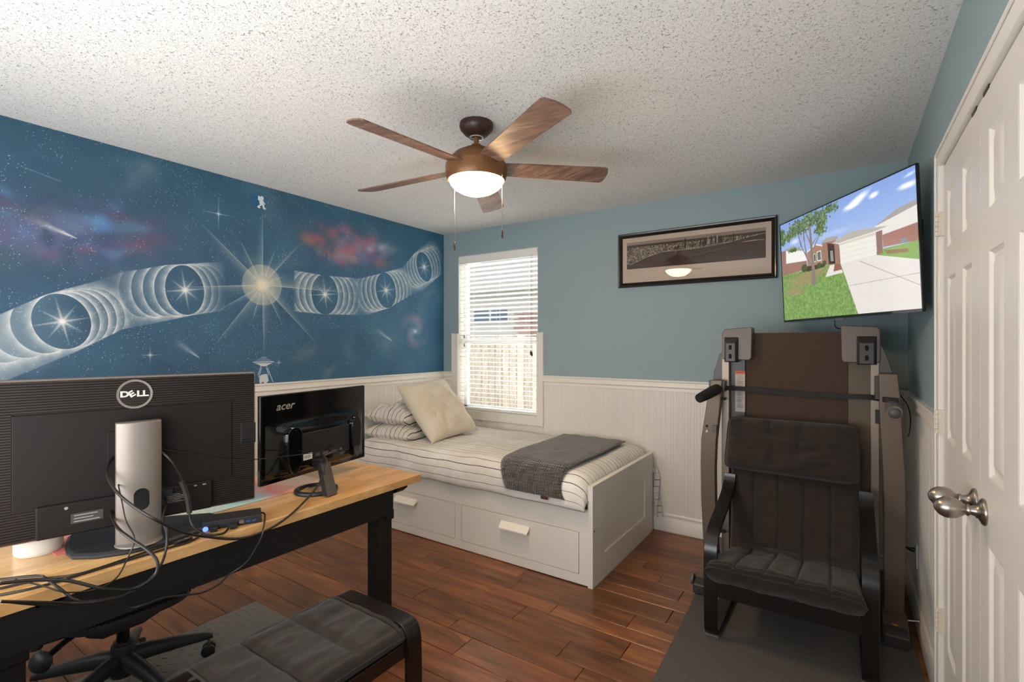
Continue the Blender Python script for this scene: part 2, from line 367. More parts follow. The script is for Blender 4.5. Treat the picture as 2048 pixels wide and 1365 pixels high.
for i in range(ns):
    z = z0+(z1-z0)*i/(ns-1); cx = math.cos(tilt)*.025; sx = math.sin(tilt)*.025
    V = []; 
    for k in range(5):
        t = k/4*2-1; V += [(bx0, by+cx*t, z-sx*t+.002*(1-t*t)), (bx1, by+cx*t, z-sx*t+.002*(1-t*t))]
    V2 = [(x, yy, zz-.0028) for x, yy, zz in V]
    F = [(2*k, 2*k+1, 2*k+3, 2*k+2) for k in range(4)]+[(10+2*k, 12+2*k, 13+2*k, 11+2*k) for k in range(4)]+[(0, 10, 11, 1), (8, 9, 19, 18)]+[(2*k, 2*k+2, 12+2*k, 10+2*k) for k in range(4)]+[(1+2*k, 11+2*k, 13+2*k, 3+2*k) for k in range(4)]
    G().add(V, F[:0]).add(V+V2, F).put('slat', blind_white, bl, sharp=50)
box('bottom_rail', (bx0, by-.026, BWZ0+.010), (bx1, by+.026, BWZ0+.028), blind_white, bl)
for x in (bx0+.13, bx0+.435, bx1-.12):
    for yy in (by-.027, by+.027): G().cyl((x, yy, BWZ0+.02), (x, yy, BWZ1-.05), .0011, n=5).put('ladder_cord', blind_white, bl)
for k, (x, zb) in enumerate(((bx1-.062, 1.30), (bx1-.052, 1.29))):
    G().cyl((x, by-.036, zb), (x, by-.036, BWZ1-.06), .0012, n=5).put('pull_cord', M('grey_cord', '77756f', .8), bl)
    G().lathe([(.002, .02), (.007, .012), (.009, 0), (.009, -.012), (.003, -.018)], (x, by-.038, zb-.005), n=10).put('tassel', M('tassel_dark', '2a2a2a', .5), bl)
for k, (x, zb) in enumerate(((bx0+.064, 1.44), (bx0+.066, 1.36))):
    G().cyl((x, by-.036, zb), (x, by-.036, BWZ1-.06), .0010, n=5).put('tilt_cord', blind_white, bl)
    G().lathe([(.001, .02), (.004, .012), (.005, -.008), (.002, -.014)], (x, by-.038, zb), n=8).put('tassel', MC['tassel_dark'], bl)

# outside the window
grd = tag(box('ground', (-14, YB+.5, -.35), (8, 20, -.25), M('dry_lawn', 'a5a88c', .95, var=(3, '8f966f')), bev=0), kind='structure')
fn = thing('wooden_fence', 'weathered wooden board fence seen through the blind', 'fence', (-4.5, 6.6, -.25))
fm = M('weathered_fence_board', '9a8b7e', .9, var=(9, '796c61'), stretch=(3, 1, .5), rnd=.2)
x = -8.2; rg = random.Random(9)
while x < -.9:
    wd = rg.uniform(.12, .145); h = 1.49+rg.uniform(-.015, .02)
    box('board', (x, 6.6+rg.uniform(0, .012), -.25), (x+wd, 6.63, h), fm, fn, bev=0); x += wd+rg.uniform(.006, .02)
for z in (.1, .65, 1.2): box('fence_rail', (-8.2, 6.63, z), (-.9, 6.67, z+.08), fm, fn, bev=0)
hs = thing('neighbour_house', 'pale neighbouring house above the fence outside the window', 'house', (-6.5, 12, -.25))
box('wall', (-12.5, 12, -.25), (-4.2, 12.3, 2.9), M('pale_siding', 'efece8', .8), hs, bev=0)
g = G(); g.prism([(0, 0), (5.5, 1.9), (5.5, 2.1), (-.1, .1)], lambda a, z: (-13, 11.6+a, 2.8+z), lambda a, z: (-3.9, 11.6+a, 2.8+z)); g.put('roof', M('grey_shingle', 'd2cdc9', .9, var=(30, 'c0bbb6')), hs)
wn = box('window', (-9.48, 11.95, 1.98), (-8.12, 12.0, 2.42), M('house_window_trim', 'f2f0ec', .5), hs, bev=0)
for k in range(2): box('pane', (-9.42+.67*k, 11.93, 2.03), (-8.85+.67*k, 11.95, 2.37), M('house_pane', '6d87a0', .1), wn, bev=0)
for k in range(7):
    for j in range(10):
        box('brick', (-7.95+.34*j+(.17 if k % 2 else 0), 11.93, 1.55+.11*k), (-7.95+.34*j+.33+(.17 if k % 2 else 0), 12.0, 1.55+.11*k+.1), M('pink_brick', 'd8b5aa', .9, rnd=.15), hs, bev=0)

# ---------------------------------------------------------------- closet doors (right wall)
XC = .289
g = G()
cw = .057; DY0, DY1, DZ = 1.19, 2.385, 2.025
for a, b in [((XC, DY1+.007, 0), (XR, 2.449, 2.088)), ((XC, DY0-.064, 0), (XR, DY0-.007, 2.088)), ((XC, DY0-.007, DZ+.006), (XR, DY1+.007, 2.088))]: g.box(a, b)
for a, b in [((XC-.006, 2.437, 0), (XC, 2.449, 2.088)), ((XC-.006, DY0-.064, 0), (XC, DY0-.052, 2.088)), ((XC-.006, DY0-.052, 2.076), (XC, 2.437, 2.088))]: g.box(a, b)
tag(g.put('trim_7', white_trim, bev=.0025), kind='structure')
XD = .3035
def closet_door(n, y0, y1, cols):
    d = G(); rowsz = [(.277, .867), (1.033, 1.617), (1.714, 1.926)]
    # stiles and rails proud, panels sunk
    def bx(a, b, c, e): d.box((XD, a, c), (XR+.02, b, e))
    bx(y0, cols[0][0], .01, DZ); bx(cols[0][1], cols[1][0], .01, DZ); bx(cols[1][1], y1, .01, DZ)
    for c0, c1 in cols:
        bx(c0, c1, .01, rowsz[0][0]); bx(c0, c1, rowsz[0][1], rowsz[1][0]); bx(c0, c1, rowsz[1][1], rowsz[2][0]); bx(c0, c1, rowsz[2][1], DZ)
    o = tag(d.put('door_%d' % n, white_door, bev=0), kind='structure')
    for c0, c1 in cols:
        for r0, r1 in rowsz:
            g = G(); A = XD; V = []
            lv = [(0, A), (.006, A+.001), (.010, A+.005), (.016, A+.009), (.024, A+.009), (.046, A+.002), (.050, A+.0015)]
            for m, x in lv: V += [(x, c0+m, r0+m), (x, c1-m, r0+m), (x, c1-m, r1-m), (x, c0+m, r1-m)]
            F = []
            for k in range(len(lv)-1):
                for j in range(4): F.append((4*k+j, 4*k+(j+1) % 4, 4*k+4+(j+1) % 4, 4*k+4+j))
            e = 4*(len(lv)-1); F.append((e, e+1, e+2, e+3)); g.add(V, F).put('panel', white_door, o, sharp=12, fix=False)
    return o
d1 = closet_door(1, 1.802, DY1, [(1.908, 2.052), (2.158, 2.319)])
d2 = closet_door(2, DY0, 1.798, [(1.300, 1.455), (1.564, 1.714)])
hm = M('painted_hinge', 'd6cbb8', .4)
for d, yk in ((d1, 1.855), (d2, 1.746)):
    k = G().lathe([(.0, .0), (.034, .0), (.035, .004), (.031, .008), (.024, .011), (.015, .016), (.0125, .024), (.0115, .030), (.015, .031), (.015, .036), (.0125, .038), (.017, .044), (.0245, .054), (.0285, .066), (.0275, .080), (.022, .091), (.013, .099), (.004, .103), (.0, .1032)], (XD, yk, .94), 28, (-1, 0, 0))
    k.put('door_knob', nickel, d, sharp=60)
    G().cyl((XD-.014, yk-.018, .932), (XD-.019, yk-.014, .928), .003, n=8).put('knob_screw', dark_rubber, d)
for zc in (1.816, 1.09, .36):
    h = G().box((XC-.001, 2.378, zc-.044), (XR, 2.400, zc+.044)).put('hinge', hm, d1, bev=.0008)
    for k in range(5): G().cyl((XC-.004, 2.388, zc-.044+.0178*k), (XC-.004, 2.388, zc-.044+.0178*k+.0165), .0065, n=10).put('knuckle', hm, h)
for yk in (1.87, 1.73): box('ball_catch', (XD-.002, yk-.03, DZ-.004), (XR, yk+.03, DZ+.005), M('dark_brass', '3a332b', .4, .8), d1 if yk > 1.8 else d2, bev=0)
# ---------------------------------------------------------------- galaxy mural painted on the left wall
MY0, MY1, MZ0, MZ1 = .0, YB, ZR, ZC
def mural():
    h, wd = 780, 2140; rs = np.random.RandomState(4)
    Y = np.linspace(MY0, MY1, wd)[None].repeat(h, 0); Z = np.linspace(MZ0, MZ1, h)[:, None].repeat(wd, 1)
    n1 = vnoise(h, wd, 5, 14, 1); n2 = vnoise(h, wd, 9, 24, 2); n3 = vnoise(h, wd, 40, 110, 3, 3)
    A = np.zeros((h, wd, 3)); t = np.clip((Y-.4)/3.2, 0, 1)[..., None]
    A[:] = hexc('36546c')*(1-t)+hexc('34688a')*t
    A += ((n1-.5)*.10)[..., None]*np.array([.6, 1, 1])
    up = np.clip((Z-2.0)/.44, 0, 1)[..., None]; A = A*(1-up*.35)+hexc('285c70')*up*.35
    def lay(mask, col): 
        nonlocal A
        m = np.clip(mask, 0, 1)[..., None]; A = A*(1-m)+np.asarray(col)*m
    def blob(y, z, ry, rz, col, a, rot=0, nn=None, p=1.0):
        c, s = math.cos(rot), math.sin(rot); dy = Y-y; dz = Z-z; u = (dy*c+dz*s)/ry; v = (-dy*s+dz*c)/rz
        m = a*np.exp(-(u*u+v*v)**p)
        if nn is not None: m = m*np.clip((nn-.22)*2.3, 0, 1)
        lay(m, col)
    # dust
    for k in range(20): blob(rs.uniform(.5, 3.6), rs.uniform(1.15, 2.4), rs.uniform(.06, .16), rs.uniform(.03, .10), hexc('8f9a9e'), .35, rs.uniform(-1, 1), n2)
    # nebulae
    for (cy, cz, ry, rz, ro, cols, cnt) in ((.76, 1.93, .50, .185, .12, ['6a4a68', '86505c', '5a78b0', '4f86b8', '6a5488', '4c7468', '9a5560', '74609a', '5c8fc0'], 90), (2.55, 2.15, .42, .14, .0, ['a05a6c', 'b8606c', 'a87060', '7a64a0', '6a9cc4', 'b07868', 'b25a74', '8a9aa8'], 70)):
        blob(cy, cz, ry*1.05, rz*1.15, hexc(cols[0]), .30, ro, n1, 1.5)
        for k in range(cnt):
            a = rs.uniform(0, 6.28); r_ = rs.uniform(0, .95)**.6
            y = cy+ry*r_*math.cos(a); z = cz+rz*r_*math.sin(a)+ro*(y-cy)
            blob(y, z, rs.uniform(.035, .10), rs.uniform(.02, .05), hexc(cols[k % len(cols)]), .50, rs.uniform(-.5, .7), n2)
    for y, z in ((1.12, 2.02), (.93, 2.03), (.62, 1.99)): blob(y, z, .06, .03, hexc('5fa0c8'), .6, .1, n2)
    blob(2.83, 2.19, .08, .035, hexc('a8d4ea'), .75, 0, n2); blob(2.74, 2.16, .04, .03, hexc('8cc4e0'), .7, 0, n2); blob(3.0, 2.2, .08, .04, hexc('9ab0a0'), .4, 0, n2)
    # tunnel: band between top and bottom curves
    white = hexc('e6e4df')
    ty = [.30, .585, .741, .936, 1.037, 1.258, 1.561, 1.66]; tt = [1.36, 1.515, 1.619, 1.706, 1.762, 1.832, 1.894, 1.885]
    byy = [.30, .585, .855, 1.055, 1.16, 1.398, 1.592, 1.66]; bt = [1.06, 1.190, 1.330, 1.452, 1.477, 1.544, 1.585, 1.592]
    ry_ = [2.05, 2.073, 2.319, 2.645, 2.88, 3.11, 3.264, 3.475, 3.56]; rt = [1.905, 1.901, 1.893, 1.906, 1.979, 2.055, 2.212, 2.372, 2.40]
    rby = [2.05, 2.073, 2.328, 2.721, 2.953, 3.201, 3.361, 3.616]; rbt = [1.61, 1.604, 1.595, 1.61, 1.681, 1.809, 1.864, 2.05]
    yy = Y[0]
    def band(ya, za, yb, zb, y0, y1):
        top = np.interp(yy, ya, za)[None]; bot = np.interp(yy, yb, zb)[None]
        m = np.clip((top-Z)*220, 0, 1)*np.clip((Z-bot)*220, 0, 1)*np.clip((Y-y0)*60, 0, 1)*np.clip((y1-Y)*60, 0, 1); return m
    bl_ = band(ty, tt, byy, bt, .2, 1.60)*np.clip((1.62-Y)*6, 0, 1); br_ = band(ry_, rt, rby, rbt, 2.06, 3.63)
    secs = [  # band, centre, radii, slant, left extent, right extent, n left, n right
        (bl_, (.805, 1.487), (.113, .140), .5, .30, .15, 4, 4), (bl_, (1.363, 1.695), (.105, .148), .2, .22, .17, 4, 4),
        (br_, (2.319, 1.748), (.115, .152), .0, .20, .20, 4, 4), (br_, (2.919, 1.833), (.112, .152), .35, .19, .17, 4, 4), (br_, (3.383, 2.093), (.095, .140), .8, .15, .16, 4, 4)]
    for bm, (cy, cz), (ra, rb), sl, le, re, nl, nr in secs:
        ca, sa = math.cos(sl*.5), math.sin(sl*.5)
        near = np.exp(-(((Y-cy)/(le+ra*1.1))**6))
        def rad(k, side, n):
            f = (k/n); ext = (le if side < 0 else re); o = side*f*ext
            dy = Y-(cy+o*ca); dz = Z-(cz+o*sa*1.1); u = (dy*ca+dz*sa); v = (-dy*sa+dz*ca); return u, np.sqrt((u/ra)**2+(v/rb)**2)
        u0, r0 = rad(0, 1, 1); inten = np.zeros_like(Y)
        for side, n in ((-1, nl), (1, nr)):
            it = np.zeros_like(Y)
            for k in range(n, -1, -1):
                u, r_ = rad(k, side, n)
                it = np.where(r_ > 1, np.maximum(it, np.exp(-(r_-1)*4.6)*(.8 if k == n else 1.0)), .10)
                it = np.maximum(it, np.exp(-((r_-1.015)/.02)**2)*.7)
            sm = np.clip(side*u0/ra*3+.5, 0, 1); inten += it*sm
        inten = np.where(r0 > 1, inten, inten*.08)
        m = bm*near*np.clip(inten, 0, 1)*(.78+.5*(n3-.5)); lay(np.clip(m*1.12, 0, .97), white)
        # star in the portal
        for k in range(4):
            a = k*math.pi/4+.12+sl*.2; c, s = math.cos(a), math.sin(a); du = (Y-cy)*c+(Z-cz)*s; dv = -(Y-cy)*s+(Z-cz)*c
            ln = (ra if k % 2 else rb)*.95; m = np.exp(-(dv/(.0022+.004*np.clip(1-abs(du)/ln, 0, 1)))**2)*np.clip(1-abs(du)/ln, 0, 1)**.8
            lay(m*.75, white)
        lay(np.exp(-(((Y-cy)**2+(Z-cz)**2)/.014**2))*.95, hexc('f6f2ea')); lay(np.exp(-(((Y-cy)**2+(Z-cz)**2)/.045**2))*.35, white)
    lay(bl_*np.exp(-((Y-.35)/.28)**2)*.75*(.6+n2*.6), white)
    # sun and its rays
    sy, sz = 1.835, 1.772; d = np.sqrt((Y-sy)**2+(Z-sz)**2)
    for (ey, ez) in ((1.835, 2.26), (1.445, 2.116), (2.112, 2.095), (2.645, 1.781), (1.362, 1.712), (1.526, 1.363), (2.243, 1.383), (1.846, 1.30), (1.685, 2.051), (1.924, 2.023), (1.767, 1.535), (1.978, 1.508), (1.561, 1.589), (2.004, 1.854)):
        L = math.hypot(ey-sy, ez-sz); c, s = (ey-sy)/L, (ez-sz)/L; du = (Y-sy)*c+(Z-sz)*s; dv = -(Y-sy)*s+(Z-sz)*c
        f = np.clip(1-du/L, 0, 1)*(du > 0); wdt = .010+.085*f*np.clip(L/.6, .4, 1); m = np.where(dv > 0, np.exp(-(dv/(wdt*.55))**1.2), np.exp(-(dv/.003)**2))*(f**.7)*(du > .06)
        lay(m*.62*(.7+n3*.5), hexc('c9c8bf'))
        lay(np.exp(-(dv/.0022)**2)*(f**.5)*.6, hexc('dcdad2'))
    rim = np.clip((.140-d)*200, 0, 1); lay(rim*(.45+.5*np.exp(-(d/.075)**2)+.2*(n3-.5)), hexc('cfcab8')); lay(np.exp(-(d/.05)**2)*.8, hexc('efe8d0'))
    # comets, small stars, galaxy
    def streak(y0, z0, y1, z1, w0, a):
        L = math.hypot(y1-y0, z1-z0); c, s = (y1-y0)/L, (z1-z0)/L; du = ((Y-y0)*c+(Z-z0)*s)/L; dv = -(Y-y0)*s+(Z-z0)*c
        f = np.clip(du, 0, 1)*((du > 0) & (du < 1)); lay(np.exp(-(dv/(w0*(1.05-f)+.001))**2)*f*a*(.6+n3*.7), white)
    streak(.66, 1.99, .86, 1.915, .022, .95); streak(1.30, 1.40, 1.44, 1.29, .022, .8); streak(2.80, 1.50, 2.985, 1.40, .022, .85); streak(.62, 2.23, .80, 2.19, .004, .5)
    def star(y, z, r_, ang=0, a=.8):
        for k in range(2):
            t = ang+k*math.pi/2; c, s = math.cos(t), math.sin(t); du = (Y-y)*c+(Z-z)*s; dv = -(Y-y)*s+(Z-z)*c
            lay(np.exp(-(dv/.0022)**2)*np.clip(1-abs(du)/r_, 0, 1)*a, white)
        lay(np.exp(-(((Y-y)**2+(Z-z)**2)/.010**2))*a, white)
    star(1.552, 2.191, .11); star(1.184, 1.311, .06, 0, .6); star(1.95, 1.245, .05, 0, .4)
    gy, gz = 3.264, 1.489; rr = np.hypot(Y-gy, (Z-gz)); th = np.arctan2(Z-gz, Y-gy)
    arm = .5+.5*np.cos(2*th-rr*34+1.0); m = np.exp(-(rr/.11)**2)*(.25+.6*arm); lay(m*.75, hexc('a9b3c4')); lay(np.exp(-((rr-.12)/.05)**2)*arm*.45*np.clip(n2*1.6, 0, 1), hexc('b07a96')); lay(np.exp(-(rr/.022)**2)*.8, hexc('dfe3e2'))
    # speckle
    cl = vnoise(h, wd, 10, 28, 8); ys = rs.randint(0, h, 30000); xs = rs.randint(0, wd, 30000); keep = rs.rand(30000) < np.clip((cl[ys, xs]-.38)*3.4, .10, 1)*.8
    ys, xs = ys[keep], xs[keep]; al = rs.uniform(.25, .9, len(ys))[:, None]
    A[ys, xs] = A[ys, xs]*(1-al)+hexc('e8ece8')*al
    big = rs.rand(len(ys)) < .26; by_, bx_ = ys[big], xs[big]
    for oy, ox in ((0, 1), (1, 0), (1, 1)):
        a_, b2 = np.clip(by_+oy, 0, h-1), np.clip(bx_+ox, 0, wd-1); A[a_, b2] = A[a_, b2]*.35+hexc('e8ece8')*.65
    K = dict(x0=MY0, y0=MZ0, sx=1/(MY1-MY0), sy=1/(MZ1-MZ0)); bw = hexc('dfe9ee')
    blob(1.79, 2.325, .05, .05, hexc('1d5c8c'), .8)
    polyfill(A, [(1.809,2.371),(1.814,2.364),(1.817,2.363),(1.83,2.372),(1.84,2.368),(1.843,2.359),(1.839,2.339),(1.849,2.329),(1.855,2.321),(1.85,2.317),(1.843,2.321),(1.831,2.328),(1.846,2.314),(1.848,2.297),(1.859,2.294),(1.857,2.287),(1.841,2.284),(1.837,2.296),(1.832,2.311),(1.827,2.307),(1.815,2.296),(1.82,2.287),(1.81,2.284),(1.797,2.291),(1.8,2.296),(1.817,2.311),(1.812,2.33),(1.812,2.34),(1.806,2.336),(1.803,2.345),(1.804,2.363)], bw, 1, **K)
    polyfill(A, [(1.815,1.276),(1.828,1.287),(1.844,1.291),(1.86,1.286),(1.867,1.276)], hexc('7f93b4'), .9, **K)
    polyfill(A, [(1.777,1.261),(1.81,1.274),(1.842,1.275),(1.874,1.273),(1.909,1.257)], hexc('6f86ac'), .95, **K)
    polyfill(A, [(1.768,1.256),(1.916,1.255),(1.914,1.249),(1.77,1.25)], hexc('c7d5df'), 1, **K)
    polyfill(A, [(1.779,1.246),(1.907,1.244),(1.872,1.23),(1.863,1.222),(1.824,1.224),(1.81,1.234)], hexc('cfd2d2'), 1, **K)
    for (a, b) in (((1.821,1.222),(1.800,1.165)), ((1.826,1.214),(1.806,1.148)), ((1.859,1.212),(1.876,1.162)), ((1.865,1.219),(1.907,1.112))):
        polyfill(A, [a, (a[0]+.004, a[1]), (b[0]+.004, b[1]), b], bw, .95, **K)
    polyfill(A, [(1.815,1.157),(1.828,1.167),(1.86,1.171),(1.869,1.165),(1.876,1.133),(1.878,1.122),(1.865,1.114),(1.869,1.106),(1.846,1.1065),(1.842,1.117),(1.828,1.116),(1.83,1.109),(1.817,1.108),(1.812,1.126)], hexc('c9d0d2'), 1, **K)
    return A
mm = image_mat('galaxy_mural_paint', mural(), .72, bump=(170, .25, .003))
G().add([(XL+.0012, MY0, MZ0), (XL+.0012, MY1, MZ0), (XL+.0012, MY1, MZ1), (XL+.0012, MY0, MZ1)], [(0, 1, 2, 3)]).put('mural', mm, wl, uv=lambda x, y, z: ((y-MY0)/(MY1-MY0), (z-MZ0)/(MZ1-MZ0)), fix=False)
wl.children[-1]['label'] = 'dark blue galaxy mural with glowing sun, tunnels and nebulae'

# ---------------------------------------------------------------- framed skyline picture
def poster():
    h, wd = 360, 1000; A = np.zeros((h, wd, 3)); A[:] = hexc('d8c3b0'); rs = np.random.RandomState(5)
    def P(x): return int(x*wd)
    x0, x1 = int(.062*wd), int(.938*wd)
    polyfill(A, [(.062,.832),(.938,.83),(.938,.775),(.062,.778)], hexc('a08d80'))
    polyfill(A, [(.062,.778),(.938,.773),(.938,.337),(.062,.339)], hexc('4a3528'))
    n = vnoise(h, wd, 60, 160, 3, 3); n2 = vnoise(h, wd, 120, 300, 6, 2)
    shore = np.interp(np.arange(wd)/wd, [.062, .093, .13, .206, .303, .40, .51, .60, .738, .84, .938], [.44, .425, .46, .539, .602, .60, .60, .62, .65, .70, .74])
    yy = np.arange(h)[:, None]/h; land = (yy > shore[None]) & (yy < .735)
    land[:, :x0] = False; land[:, x1:] = False
    tex = np.clip((vnoise(h, wd, 175, 420, 6, 1)*.6+vnoise(h, wd, 60, 90, 9, 2)*.4-.5)*3.4+.36, 0, 1)[..., None]; A = np.where(land[..., None], hexc('30241b')*(1-tex)+hexc('dccab4')*tex, A)
    for x in range(x0, x1):
        sh = int(shore[x]*h); A[sh:sh+2, x] = hexc('e6d8c4')
    x = .2
    while x < .90:
        core = math.exp(-((x-.62)/.16)**2); hgt = rs.uniform(.015, .04)+core*rs.uniform(.03, .12); bw = rs.uniform(.003, .008)
        if rs.rand() < .25+.75*core:
            b0 = np.interp(x, [0, .3, .51, .738, .9], [.58, .62, .64, .665, .70]); c = hexc(['1c1410', '2a1f18', '8a7663', 'd0bfa9', '3a2b20'][rs.randint(5)]); polyfill(A, [(x, b0), (x+bw, b0), (x+bw, b0+hgt), (x, b0+hgt)], c)
        x += rs.uniform(.003, .011)
    polyfill(A, [(.457,.64),(.468,.64),(.466,.79),(.4635,.81),(.459,.79)], hexc('241b16')); polyfill(A, [(.752,.66),(.762,.66),(.759,.78),(.756,.80)], hexc('241b16'))
    for k in range(26):
        y = .50+.004*k; polyfill(A, [(.45, y), (.70, y+.02), (.70, y+.0215), (.45, y+.0015)], hexc('7a6450'), .25)
    polyfill(A, [(.51,.484),(.74,.577),(.74,.583),(.51,.490)], hexc('9a8570'), .8)
    polyfill(A, [(.80,.625),(.93,.63),(.93,.64),(.87,.648),(.82,.640)], hexc('c9b9a6'), .8)
    polyfill(A, [(.062,.204),(.938,.201),(.938,.2045),(.062,.2075)], hexc('a8937f'), .9)
    return A
PX0, PX1, PZ0, PZ1 = -1.451, -.361, 1.806, 2.216
pic = thing('framed_picture', 'black framed sepia city skyline panorama on the blue wall', 'picture', (-.906, YB, PZ0))
def pf(u, v): return PX0+u*(PX1-PX0), PZ0+v*(PZ1-PZ0)
fr_m = M('dark_wood_frame', '1f1713', .3, var=(10, '120c0a'), stretch=(1, 1, 1), coat=.2)
for k, (a, b) in enumerate((((PX0, PZ0), (PX1, PZ0)), ((PX1, PZ0), (PX1, PZ1)), ((PX1, PZ1), (PX0, PZ1)), ((PX0, PZ1), (PX0, PZ0)))):
    cx, cz = (PX0+PX1)/2, (PZ0+PZ1)/2; prof = [(0, 0), (0, .016), (.006, .024), (.014, .022), (.020, .027), (.029, .020), (.034, .012), (.034, .004)]
    def mk(pt):
        ix = 1 if pt[0] < cx else -1; iz = 1 if pt[1] < cz else -1
        return lambda m, o: (pt[0]+ix*m, YB-.002-o, pt[1]+iz*m)
    G().prism(prof, mk(a), mk(b)).put('frame_side', fr_m, pic, sharp=25)
pm = image_mat('skyline_print', poster(), .75)
ix0, ix1, iz0, iz1 = PX0+.033, PX1-.033, PZ0+.033, PZ1-.033
G().add([(ix0, YB-.008, iz0), (ix1, YB-.008, iz0), (ix1, YB-.008, iz1), (ix0, YB-.008, iz1)], [(0, 1, 2, 3)]).put('print', pm, pic, uv=lambda x, y, z: ((x-PX0)/(PX1-PX0), (z-PZ0)/(PZ1-PZ0)), fix=False)
text('lettering', 'Illinois', .020, 0, lambda a, b, c: Vector((PX0+.540*(PX1-PX0)+a, YB-.0085, PZ0+.253*(PZ1-PZ0)+c)), M('print_ink', '6e5a48', .8), pic, space=1.15)
gl = box('glazing', (ix0, YB-.0125, iz0), (ix1, YB-.0105, iz1), pic_glass, pic, bev=0)

# ---------------------------------------------------------------- television on an arm
def tvimg():
    h, wd = 450, 800; A = np.zeros((h, wd, 3)); rs = np.random.RandomState(6)
    v = np.linspace(0, 1, h)[:, None, None]; A[:] = hexc('d3dff4')*(1-v)+hexc('6f97e4')*v
    cn = vnoise(h, wd, 5, 8, 11, 5); U = np.linspace(0, 1, wd)[None]; Vv = np.linspace(0, 1, h)[:, None]
    for cx, cy, rx, ry, ro, a in ((.66, .925, .085, .028, .5, 1), (.62, .90, .05, .02, 0, .9), (.77, .915, .03, .022, .3, 1), (.955, .885, .05, .022, 0, 1), (.97, .955, .04, .014, .2, .6), (.14, .78, .05, .03, 0, .6), (.5, .73, .2, .04, 0, .25)):
        du = (U-cx)*math.cos(ro)+(Vv-cy)*math.sin(ro); dv = -(U-cx)*math.sin(ro)+(Vv-cy)*math.cos(ro); m = np.clip(1.4*a*np.exp(-(du/rx)**2-(dv/ry)**2)-.35*(1-cn), 0, 1)[..., None]; A = A*(1-m)+hexc('f2f4fa')*m
    def p(k, c, a=1): polyfill(A, k, hexc(c), a)
    grass = hexc('7fae4e')
    p([(-.01,0),(1.01,0),(1.01,.47),(.0,.472)], '86a85a')
    p([(.002,.728),(.132,.738),(.229,.666),(.229,.659),(.048,.717)], '9a938c'); p([(.048,.717),(.235,.659),(.247,.558),(.045,.585)], 'e3e1dc')
    p([(.001,.722),(.048,.717),(.045,.585),(.25,.557),(.251,.477),(.041,.469),(.001,.472)], '9c6a5c')
    p([(.763,.667),(.994,.732),(1.,.73),(1.003,.598),(.807,.582)], 'ddd8cf'); p([(.763,.667),(.897,.746),(.992,.762),(1.,.745),(1.,.727)], 'a39b93'); p([(.809,.586),(1.001,.603),(1.002,.475),(.811,.493)], 'a86a5c')
    for k in range(14):
        y = .482+.0085*k; p([(.809, y), (1.0, y), (1.0, y+.0015), (.809, y+.0015)], 'c9a598', .5)
    p([(.773,.444),(.814,.481),(1.002,.477),(1.02,.33)], '7dae45')
    p([(.259,.64),(.335,.687),(.395,.648),(.392,.479),(.254,.476)], 'a87862'); p([(.251,.637),(.335,.691),(.397,.65),(.395,.642),(.335,.676),(.258,.631)], 'e8e0d4')
    p([(.392,.679),(.502,.676),(.5,.625),(.523,.627),(.529,.45),(.426,.464),(.387,.48)], 'a0705c'); p([(.433,.659),(.486,.63),(.488,.458),(.436,.467)], '4a3630'); p([(.444,.594),(.48,.59),(.484,.47),(.446,.473)], '23201f'); p([(.451,.585),(.474,.582),(.477,.485),(.453,.488)], '8a9288')
    p([(.382,.687),(.438,.71),(.521,.691),(.516,.671),(.483,.662),(.396,.674)], 'a39b92')
    p([(.342,.611),(.378,.613),(.379,.52),(.343,.523)], 'e9e6df'); p([(.346,.604),(.374,.606),(.375,.528),(.347,.53)], '55736a'); p([(.312,.601),(.331,.6),(.332,.522),(.314,.522)], 'd9d5cc'); p([(.316,.595),(.328,.594),(.329,.53),(.317,.53)], '3c4a48')
    p([(.772,.632),(.809,.631),(.807,.448),(.773,.444)], '96695a'); p([(.525,.616),(.769,.604),(.77,.445),(.528,.447)], 'e2dccf'); p([(.519,.629),(.771,.623),(.77,.601),(.522,.605)], 'cfc4b2')
    for k in range(1, 4):
        f = k/4; p([(.526, .616-.169*f), (.77, .604-.159*f), (.77, .601-.159*f), (.526, .613-.169*f)], 'c9c2b4', .8)
    p([(.468,.646),(.52,.664),(.609,.696),(.764,.662),(.844,.643),(.823,.63),(.77,.633),(.519,.629)], 'b0a99f'); p([(.468,.646),(.519,.629),(.77,.633),(.844,.643),(.823,.626),(.77,.622),(.519,.620)], 'ded6c6')
    p([(-.082,.472),(.001,.466),(.213,.463),(.436,.456),(.533,.441),(.645,.005),(.64,-.1),(-.1,-.07)], '74a043')
    gn = vnoise(h, wd, 60, 110, 13, 3)[..., None]; reg = np.zeros((h, wd, 3)); polyfill(reg, [(-.082,.472),(.213,.463),(.533,.441),(.645,.005),(.64,-.1),(-.1,-.07)], np.ones(3)); A = A*(1-reg*.5)+np.clip(A+(gn-.5)*.7*np.array([.7, .8, .5]), 0, 1)*reg*.5
    for cx, cy, rx, ry in ((.27,.42,.22,.035), (.2,.36,.15,.05), (.12,.28,.12,.04)):
        m = np.clip(np.exp(-((U-cx)/rx)**2-((Vv-cy)/ry)**2)*1.2-.5*(1-gn[..., 0]), 0, .75)[..., None]; A = A*(1-m)+hexc('a4855a')*m
    p([(.21,.485),(.25,.50),(.42,.485),(.40,.455),(.25,.45)], '3d2f28', .9)
    p([(.528,.447),(.77,.445),(1.019,.334),(1.005,-.059),(.643,-.034)], 'd9d1c8'); p([(.404,.36),(.445,.454),(.483,.454),(.471,.395),(.535,.394),(.543,.367)], 'd9d2c8'); p([(.473,.394),(.481,.455),(.52,.453),(.535,.398)], '96584a')
    p([(.663,.432),(1.007,.157),(1.007,.152),(.66,.428)], 'a39b94'); p([(.585,.247),(1.002,.251),(1.002,.247),(.585,.243)], 'a39b94')
